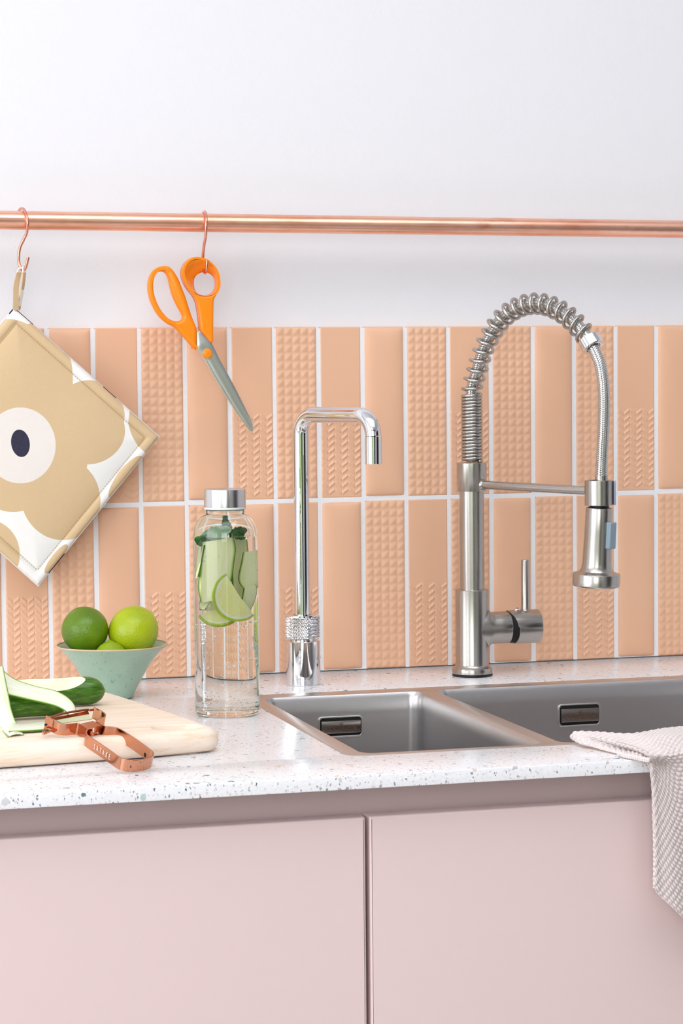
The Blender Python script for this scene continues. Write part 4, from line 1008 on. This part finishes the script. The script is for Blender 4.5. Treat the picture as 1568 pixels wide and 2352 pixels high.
# ------------------------------------------------------------------ cucumbers and peelings
def cucumber(p0, p1, R0, label, cut=None, cutn=None, rear=False):
    """p0 = far (left) end centre, p1 = blossom end tip; optional planar peeled facet"""
    t = thing('cucumber', label, 'cucumber', ((p0+p1)/2)*[1, 1, 0]+[0, 0, TB], group='cucumbers on the board')
    m_, n_ = 420, 150; ax_ = p1-p0; L = np.linalg.norm(ax_); ax_ /= L; e1 = uvec(np.cross(ax_, [0, 0, 1])); e2 = np.cross(e1, ax_)
    V = []; UV = []
    for i in range(m_+1):
        s = i/m_; k = 1.0
        e = (1-s)*L/R0
        if e < 1.35: k = max(1-(1-e/1.35)**2.4, 0)**.5
        e = s*L/R0
        if e < 1.35: k = min(k, max(1-(1-e/1.35)**2.4, 0)**.5)
        k *= 1-.07*s; k = max(k, .001)
        bend = e2*(.0015*sin(pi*s))
        for j in range(n_):
            a_ = 2*pi*j/n_; r = R0*k*(1+.008*cos(7*a_))
            d_ = e1*cos(a_)*r+e2*sin(a_)*r
            V.append(p0+ax_*L*s+bend+d_); UV.append((j/n_, s*L*12))
    V = np.array(V); cutm = np.zeros(len(V), bool)
    if cut is not None:
        cn = uvec(cutn)
        for i in range(len(V)):
            s = (i//n_)/m_; c_ = p0+ax_*L*s; hgt = (V[i]-c_)@cn
            ce = cut+(R0*1.06-cut)*min(max((s-.62)/.25, 0), 1)**2.2
            if hgt > ce: V[i] -= cn*(hgt-ce); cutm[i] = True
    Fc = [(i*n_+j, i*n_+(j+1) % n_, (i+1)*n_+(j+1) % n_, (i+1)*n_+j) for i in range(m_) for j in range(n_)]
    Fc += [tuple(range(n_-1, -1, -1)), tuple(range(m_*n_, (m_+1)*n_))]
    fm = [1 if all(cutm[q] for q in f[:4]) and len(f) == 4 else 0 for f in Fc]
    sk_ = [f for f, q in zip(Fc, fm) if not q]; fl = [f for f, q in zip(Fc, fm) if q]
    mk('skin', (V, sk_), M['cuke'], t, smooth=180, uv=UV)
    if fl:
        used = sorted({q for f in fl for q in f}); mp = {q: i for i, q in enumerate(used)}
        mk('peeled_flesh', (V[used], [tuple(mp[q] for q in f) for f in fl]), M['flesh'], t, smooth=60, label='peeled pale flesh')
    mk('stem_end', lathe([(.0024, -.0020), (.0026, 0), (.0020, .0014), (0, .0018)], p1-ax_*.0008, ax_, 18), simple('pale_stem', rgb(150, 176, 60), .5), t)
    return e1, e2
Rr = .0149
g1 = at(205, 1622, z=TB); c1 = np.array([g1[0], g1[1]+.006, TB+Rr*.93]); tipr = atp(240, 1594.5, c1, (0, 1, 0))
tipr = np.array([tipr[0], tipr[1], max(tipr[2], TB+.012)])
p0r = atp(-70, 1592, (0, c1[1]+.000, 0), (0, 1, 0)); p0r = np.array([p0r[0], p0r[1], TB+Rr])
cucumber(p0r, np.array([tipr[0], c1[1], TB+Rr*.94]), Rr, 'half-peeled cucumber lying at the back of the board with its tip by the bowl', cut=.0088, cutn=(.0, -.42, .95))
Rf = .0126
g2 = at(70, 1656, z=TB); yfc = g2[1]+Rf*.85
p0f = np.array([at(-70, 1632, y=yfc)[0], yfc-.004, TB+Rf]); p1f = np.array([at(158, 1632, y=yfc)[0], yfc+.010, TB+Rf])
cucumber(p0f, p1f, Rf, 'dark green unpeeled cucumber in front, under the curling peel ribbons')
RG = 'cucumber peel ribbons on the board'
def ribbon3(E1, E2, label, th=.0011):
    n_, m_ = 60, 14; A_ = resample(catmull(E1, 8), n_); B_ = resample(catmull(E2, 8), n_); G_ = np.zeros((n_, m_, 3)); UV = []
    for i in range(n_):
        for j in range(m_):
            s = j/(m_-1); G_[i, j] = A_[i]*(1-s)+B_[i]*s
    T1 = np.gradient(G_, axis=0); T2 = np.gradient(G_, axis=1); N_ = np.cross(T1, T2); N_ /= np.linalg.norm(N_, axis=2)[..., None]+1e-12
    sg = np.sign(((CAM-G_)*N_).sum(2)); N_ = N_*sg[..., None]
    for j in range(m_): G_[:, j] += N_[:, j]*.0016*sin(pi*j/(m_-1))
    for _ in (0, 1):
        for i in range(n_):
            for j in range(m_): UV.append((j/(m_-1), i/(n_-1)*1.5))
    o = mk('peel_ribbon', sheet(G_-N_*th/2, G_+N_*th/2), M['ribbon'], None, smooth=60, uv=UV); tag(o, label, 'cucumber peel', RG); return o
yb_ = yfc+.006; yf_ = yfc-.0145
ribbon3([at(-8, 1524, y=yb_), at(10, 1543, y=yb_), at(36.5, 1561.5, y=yb_), at(83, 1577, y=yb_), at(124, 1586, y=yb_-.002), at(149, 1598, y=yb_-.005), at(166, 1613, y=yb_-.012), at(173, 1627, y=yb_-.018), at(171.5, 1640, y=yb_-.022)],
        [at(-6, 1585, y=yf_), at(8, 1592, y=yf_), at(20, 1597, y=yf_), at(66, 1608, y=yf_), at(100, 1615.5, y=yf_), at(125, 1622, y=yf_-.001), at(141, 1628.5, y=yf_-.002), at(152, 1636, y=yf_-.004), at(158, 1646, y=yf_-.006)],
        'long pale cucumber ribbon draped over the dark cucumber towards the peeler')
yv = yf_-.006
ribbon3([at(7, 1530, y=yv+.004), at(12, 1556, y=yv+.002), at(17, 1581, y=yv), at(22, 1606, y=yv-.002), at(26, 1628, y=yv-.004), at(33, 1650, y=yv-.010), at(43, 1670, y=yv-.022), at(55, 1687, z=TB+.001)],
        [at(-22, 1535, y=yv+.004), at(-24, 1556, y=yv+.002), at(-24, 1581, y=yv), at(-22, 1606, y=yv-.002), at(-18, 1628, y=yv-.004), at(-12, 1650, y=yv-.010), at(-2, 1672, y=yv-.022), at(18, 1692, z=TB+.001)],
        'wide cucumber ribbon hanging down at the left edge onto the board')
ribbon3([at(20, 1660, z=TB+.0020), at(50, 1663, z=TB+.0020), at(80, 1660, z=TB+.0020), at(106, 1657, z=TB+.0020), at(130, 1652, z=TB+.0020)],
        [at(20, 1682, z=TB+.0020), at(52, 1680.5, z=TB+.0020), at(80, 1679, z=TB+.0020), at(104, 1676.5, z=TB+.0020), at(130, 1670, z=TB+.0020)],
        'flat cucumber ribbon lying on the board behind the peeler head')

# ------------------------------------------------------------------ copper Y peeler
def pc(x, y): return (80+x/5.2267, 1580+y/5.2267)
e1_ = at(*pc(1200, 865), z=.0122); l1_ = at(*pc(320, 428), z=TB+.0135); r1_ = at(*pc(845, 320), z=TB+.0145)
npl = uvec(np.cross(l1_-e1_, r1_-e1_)); npl = npl if npl[2] > 0 else -npl
pe_ = thing('y_peeler', 'copper-coloured Y-shaped peeler leaning from the board onto the worktop', 'peeler', e1_-npl*.01)
def pp_(x, y, off=0.0): return atp(*pc(x, y), e1_, npl)+npl*off
def pq(x, y, off=0.0): return atp(*pc(x, y), e1_+npl*off, npl)
Wp, tp_ = .0112, .0013
def strip(pts, closed=False, w=Wp, th=tp_, lo=None):
    P_ = catmull([pp_(*q) for q in pts], 8, closed); m_ = len(P_)
    T = np.array([P_[(i+1) % m_]-P_[i-1] if closed or 0 < i < m_-1 else (P_[1]-P_[0] if i == 0 else P_[-1]-P_[-2]) for i in range(m_)]); T /= np.linalg.norm(T, axis=1)[:, None]
    sd = np.cross(T, npl); V = []
    for i in range(m_):
        for a_, b_ in ((-1, 0), (1, 0), (1, -1), (-1, -1)): V.append(P_[i]+sd[i]*a_*th/2+npl*b_*w)
    Fc = []
    for i in range(m_ if closed else m_-1):
        j = (i+1) % m_
        for k in range(4): Fc.append((i*4+k, j*4+k, j*4+(k+1) % 4, i*4+(k+1) % 4))
    if not closed: Fc += [(3, 2, 1, 0), tuple((m_-1)*4+k for k in range(4))]
    return (np.array(V), Fc), P_, sd
path_ = [(190, 352), (222, 380), (262, 408), (320, 427), (400, 432), (470, 424), (515, 422), (555, 436), (605, 466), (633, 490), (618, 520), (622, 550), (660, 582), (750, 642), (900, 745), (1010, 822), (1090, 856), (1200, 866), (1300, 853), (1385, 828), (1422, 795), (1405, 755), (1350, 710), (1200, 602), (1060, 512), (985, 476), (930, 466), (860, 461), (815, 444), (770, 412), (738, 394), (758, 372), (800, 358), (838, 345), (846, 318), (826, 292), (780, 262), (745, 245), (715, 232)]
(sv, PT, sd_) = strip(path_)
bev(mk('frame', sv, M['peeler'], pe_, smooth=40), .00025, 2, 50)
mk('end_flange', join(strip([(140, 330), (165, 345), (190, 358), (228, 392)], w=Wp*1.0)[0]), M['peeler'], pe_, smooth=40)
# square sleeve that joins the two arms
q = [pp_(556, 424), pp_(700, 394), pp_(800, 447), pp_(638, 488)]
def quad_box(q, lo, hi): return np.array([p+npl*lo for p in q]+[p+npl*hi for p in q]), [(3, 2, 1, 0), (4, 5, 6, 7), (0, 1, 5, 4), (1, 2, 6, 5), (2, 3, 7, 6), (3, 0, 4, 7)]
mk('cross_sleeve', join(quad_box(q, -.0011, -.0002), quad_box(q, -Wp+.0002, -Wp+.0011), quad_box([q[0], q[1], q[1]*.9+q[2]*.1, q[0]*.9+q[3]*.1], -Wp+.0011, -.0011)), M['peeler'], pe_, smooth=20)
# blade holder and toothed blade
bk = [pq(205, 356, -.0012), pq(300, 318, -.0012), pq(450, 288, -.0012), pq(620, 264, -.0012), pq(665, 268, -.0014), pq(700, 262, -.0014)]
def plate4(a, b, c, d, t=.0007):
    q_ = [a, b, c, d]; n_ = uvec(np.cross(b-a, d-a)); return np.array([p for p in q_]+[p+n_*t for p in q_]), [(3, 2, 1, 0), (4, 5, 6, 7), (0, 1, 5, 4), (1, 2, 6, 5), (2, 3, 7, 6), (3, 0, 4, 7)]
mk('blade_holder', join(tube(catmull(bk, 6), .0011, 14), plate4(pq(218, 366, -.0018), pq(640, 276, -.0018), pq(652, 318, -.0052), pq(262, 398, -.0052))), simple('dark_copper', rgb(168, 96, 68), .2, 1.0), pe_, smooth=40)
a0_, a1_ = pq(262, 392, -.0026), pq(645, 322, -.0026); b0_, b1_ = pq(320, 424, -.0044), pq(690, 372, -.0044)
V = []; Fc = []; nt = 44
for k in range(nt*2+1):
    s = k/(nt*2); p = a0_*(1-s)+a1_*s; q2 = b0_*(1-s)+b1_*s; tooth = (.0 if k % 2 else .0011)
    up_ = uvec(p-q2); V += [p+up_*tooth, q2, p+up_*tooth-npl*.0006, q2-npl*.0006]
for k in range(nt*2):
    a_ = k*4; b_ = a_+4; Fc += [(a_, a_+1, b_+1, b_), (a_+2, b_+2, b_+3, a_+3), (a_, b_, b_+2, a_+2), (a_+1, a_+3, b_+3, b_+1)]
mk('toothed_blade', (np.array(V), Fc), simple('wet_blade', rgb(226, 228, 186), .25, .6), pe_, smooth=0)
pr_ = pq(132, 442, -.0062)
mk('pivot_pin', lathe([(.0010, -.001), (.0010, .0009), (0, .0011)], pr_, uvec(pp_(100, 448)-pp_(200, 425)), 16), M['dark'], pe_)
eye = catmull([pq(212, 488, -.0098), pq(165, 462, -.0098), pq(128, 480, -.0100), pq(98, 535, -.0104), pq(112, 550, -.0106), pq(160, 530, -.0106), pq(225, 500, -.0102)], 6)
mk('eye_remover', tube(eye, .0010, 12), M['peeler'], pe_)
# lettering on the outer face of the near arm
iL = [i for i in range(len(PT)) if 0 <= i]
pa, pb_ = pp_(660, 582), pp_(1000, 815); ex_ = uvec(pb_-pa); nrm = uvec(np.cross(ex_, npl)); 
if nrm@(CAM-pa) < 0: nrm = -nrm
tc = pa+ex_*np.linalg.norm(pb_-pa)*.50-npl*Wp*.5+nrm*(tp_/2+.0002)
ty_ = npl
mk('lettering', text_mesh('SATAKE', .0072, tc, ex_, ty_, nrm, .00005, spacing=1.7, sx=.74), M['textlight'], pe_, smooth=0)
mk('hang_hole', lathe([(.0022, 0), (0, .0001)], pq(1322, 806, -.006)+0*npl, uvec(np.cross(npl, uvec(pp_(1350, 710)-pp_(1200, 602)))), 20), M['dark'], pe_)

# ------------------------------------------------------------------ knitted towel over the edge of the worktop
yd = YW-.0075
rows = [
 [('z', 1303, 1694, .0075), ('z', 1362, 1679, .0140), ('z', 1448, 1683, .0150), ('z', 1530, 1671, .0170), ('z', 1640, 1662, .0170), ('z', 1770, 1655, .0170)],
 [('z', 1322, 1700, .0065), ('z', 1385, 1695, .0120), ('z', 1465, 1697, .0130), ('z', 1542, 1688, .0170), ('z', 1640, 1680, .0160), ('z', 1770, 1672, .0160)],
 [('z', 1368, 1713, .0055), ('z', 1420, 1708, .0100), ('z', 1485, 1710, .0110), ('z', 1550, 1704, .0130), ('z', 1645, 1698, .0130), ('z', 1770, 1690, .0130)],
 [('z', 1428, 1727, .0050), ('z', 1462, 1722, .0080), ('z', 1508, 1723, .0080), ('z', 1562, 1719, .0090), ('z', 1650, 1713, .009), ('z', 1770, 1706, .009)],
 [('z', 1470, 1741, .0030), ('z', 1492, 1737, .0046), ('z', 1524, 1736, .0046), ('z', 1572, 1732, .0046), ('z', 1655, 1726, .0046), ('z', 1770, 1720, .0046)],
 [('y', 1487, 1762, yd-.001), ('y', 1508, 1760, yd), ('y', 1538, 1758, yd), ('y', 1580, 1755, yd), ('y', 1660, 1750, yd), ('y', 1770, 1745, yd)],
 [('y', 1493, 1800, yd), ('y', 1513, 1800, yd-.001), ('y', 1543, 1800, yd-.001), ('y', 1585, 1800, yd), ('y', 1660, 1800, yd), ('y', 1770, 1800, yd)],
 [('y', 1496, 1880, yd), ('y', 1515, 1885, yd-.002), ('y', 1546, 1890, yd-.003), ('y', 1590, 1895, yd-.001), ('y', 1660, 1895, yd), ('y', 1770, 1900, yd)],
 [('y', 1497, 1965, yd), ('y', 1517, 1980, yd-.002), ('y', 1550, 1995, yd-.004), ('y', 1595, 2010, yd-.001), ('y', 1660, 2030, yd), ('y', 1770, 2050, yd)],
 [('y', 1496, 2043, yd), ('y', 1520, 2064, yd-.002), ('y', 1555, 2095, yd-.004), ('y', 1600, 2135, yd-.001), ('y', 1665, 2190, yd), ('y', 1770, 2280, yd)],
]
for n_r, r in enumerate(rows):
    k, u, v, h = r[0]
    if k == 'z': r[0] = ('z', u+1, v+4-n_r, .0012); r.insert(1, ('z', (1315, 1343, 1386, 1441, 1479)[n_r], (1680, 1692, 1705, 1718, 1734)[n_r], (.0120, .0108, .0082, .0060, .0040)[n_r]))
    else: r.insert(1, ('y', u+9, v+1, h-.0022))
rows[0][0] = ('z', 1306, 1698, .0016); rows[1][0] = ('z', 1330, 1708, .0012)
CP = np.array([[at(u, v, **{k: (max(h, .0040) if k == 'z' else h)}) for (k, u, v, h) in r] for r in rows])
Cr = np.array([catmull(CP[:, j], 12) for j in range(CP.shape[1])]).transpose(1, 0, 2)
Cd = np.array([catmull(Cr[i], 12) for i in range(Cr.shape[0])])
pitch = .0043; sub = 6
dL = [np.linalg.norm(np.diff(Cd[:, j], axis=0), axis=1).sum() for j in range(Cd.shape[1])]
nv_ = int(np.mean(dL[:30])/pitch*sub); wmid = np.linalg.norm(np.diff(Cd[80], axis=0), axis=1).sum(); nu_ = int(wmid/pitch*sub)
T1 = np.array([resample(Cd[:, j], nv_) for j in range(Cd.shape[1])]).transpose(1, 0, 2)
T2 = np.array([resample(T1[i], nu_) for i in range(nv_)])
g1_ = np.gradient(T2, axis=0); g2_ = np.gradient(T2, axis=1); NN = np.cross(g1_, g2_); NN /= np.linalg.norm(NN, axis=2)[..., None]+1e-12
if NN[nv_-40, 20]@(CAM-T2[nv_-40, 20]) < 0: NN = -NN
I, J = np.meshgrid(np.arange(nv_), np.arange(nu_), indexing='ij')
rowi = np.floor(I/sub); ju = (J/sub+.5*(rowi % 2)); iu = I/sub
hb = np.abs(np.sin(pi*iu))**.7*np.abs(np.sin(pi*(ju+.25*(iu % 1))))**.6
edge_ = np.clip(np.minimum(J, nv_*0+10)/8, 0, 1)
er = np.clip(1-np.minimum(np.minimum(J, I), nv_-1-I)/(sub*1.1), 0, 1); er = 1-np.sqrt(1-er**2)
TT = T2+NN*(.0020*hb-.0010-.0024*er)[..., None]
TB2 = T2-NN*.0028
# rolled border
tw = sheet(TT, TB2)
o = mk('knitted_towel', tw if True else None, M['knit'], None, smooth=180); tag(o, 'pale blush knitted towel draped over the front edge of the worktop by the sink', 'towel')
# make sure normals face outwards
bm = bmesh.new(); bm.from_mesh(o.data); bmesh.ops.recalc_face_normals(bm, faces=bm.faces); bm.to_mesh(o.data); bm.free()
# folded under-layer showing below its edge
uf = [at(u, v, z=.0028) for u, v in ((1418, 1731), (1435, 1735.5), (1455, 1739.5), (1475, 1744), (1492, 1747))]
fc = resample(catmull(uf, 6), 110); FV, FFc = tube(fc, .0019, 24)
for q in range(len(FV)):
    k, a_ = divmod(q, 24); w_ = min(1, .4+k/7); b_ = abs(sin(pi*k/7+(pi/2 if (a_//4) % 2 else 0)))*abs(sin(pi*a_/4)); FV[q] = fc[k]+(FV[q]-fc[k])*w_*(1+.42*b_)
fold = (FV, FFc)
mk('folded_edge', fold, M['knit'], o, smooth=180)

# ------------------------------------------------------------------ beyond the camera: hedges, and dark things added for the polished metal to mirror
def hedge(x0, x1, y0, y1, z1, label):
    rr = random.Random(int(x0*10)+3); P_ = []
    V, Fc = box(x0, x1, y0, y1, ZF, z1); P_.append((V, Fc))
    for k in range(26):
        c = np.array([rr.uniform(x0, x1), rr.uniform(y0, y1), rr.uniform(ZF, z1)]); P_.append((iv*rr.uniform(.15, .32)+c, iff))
    o = mk('hedge', join(*P_), M['hedge'], None, smooth=60); tag(o, label, 'hedge'); return o
hedge(-2.9, -1.2, -6.6, -6.0, .95, 'green garden hedge outside the wide garden door')
hedge(.3, 1.6, -6.6, -6.0, .9, 'green garden hedge outside the narrow window')
o = bev(mk('added_dark_block', box(-.30, .70, YF+.02, YF+.55, ZF, 1.6), M['reflect_dark'], None, smooth=0), .004, 2); tag(o, 'unseen tall dark box added at the front wall to darken reflections in the metal', 'dark_block')  # unseen dark block, added so the taps mirror a dark stripe
o = bev(mk('added_dark_shelves', join(box(XR-.42, XR-.01, -3.7, -3.66, ZF, 1.2), box(XR-.42, XR-.01, -1.9, -1.86, ZF, 1.2), box(XR-.05, XR-.01, -3.66, -1.9, ZF, 1.2),
      *[box(XR-.42, XR-.05, -3.66, -1.9, z, z+.035) for z in (ZF+.05, -.4, .0, .4, .8, 1.165)]), M['reflect_dark'], None, smooth=0), .003, 2); tag(o, 'unseen dark shelving added at the right wall to darken reflections and fill', 'added_dark_shelves')  # unseen dark shelves, added to darken reflections and cut fill from the right
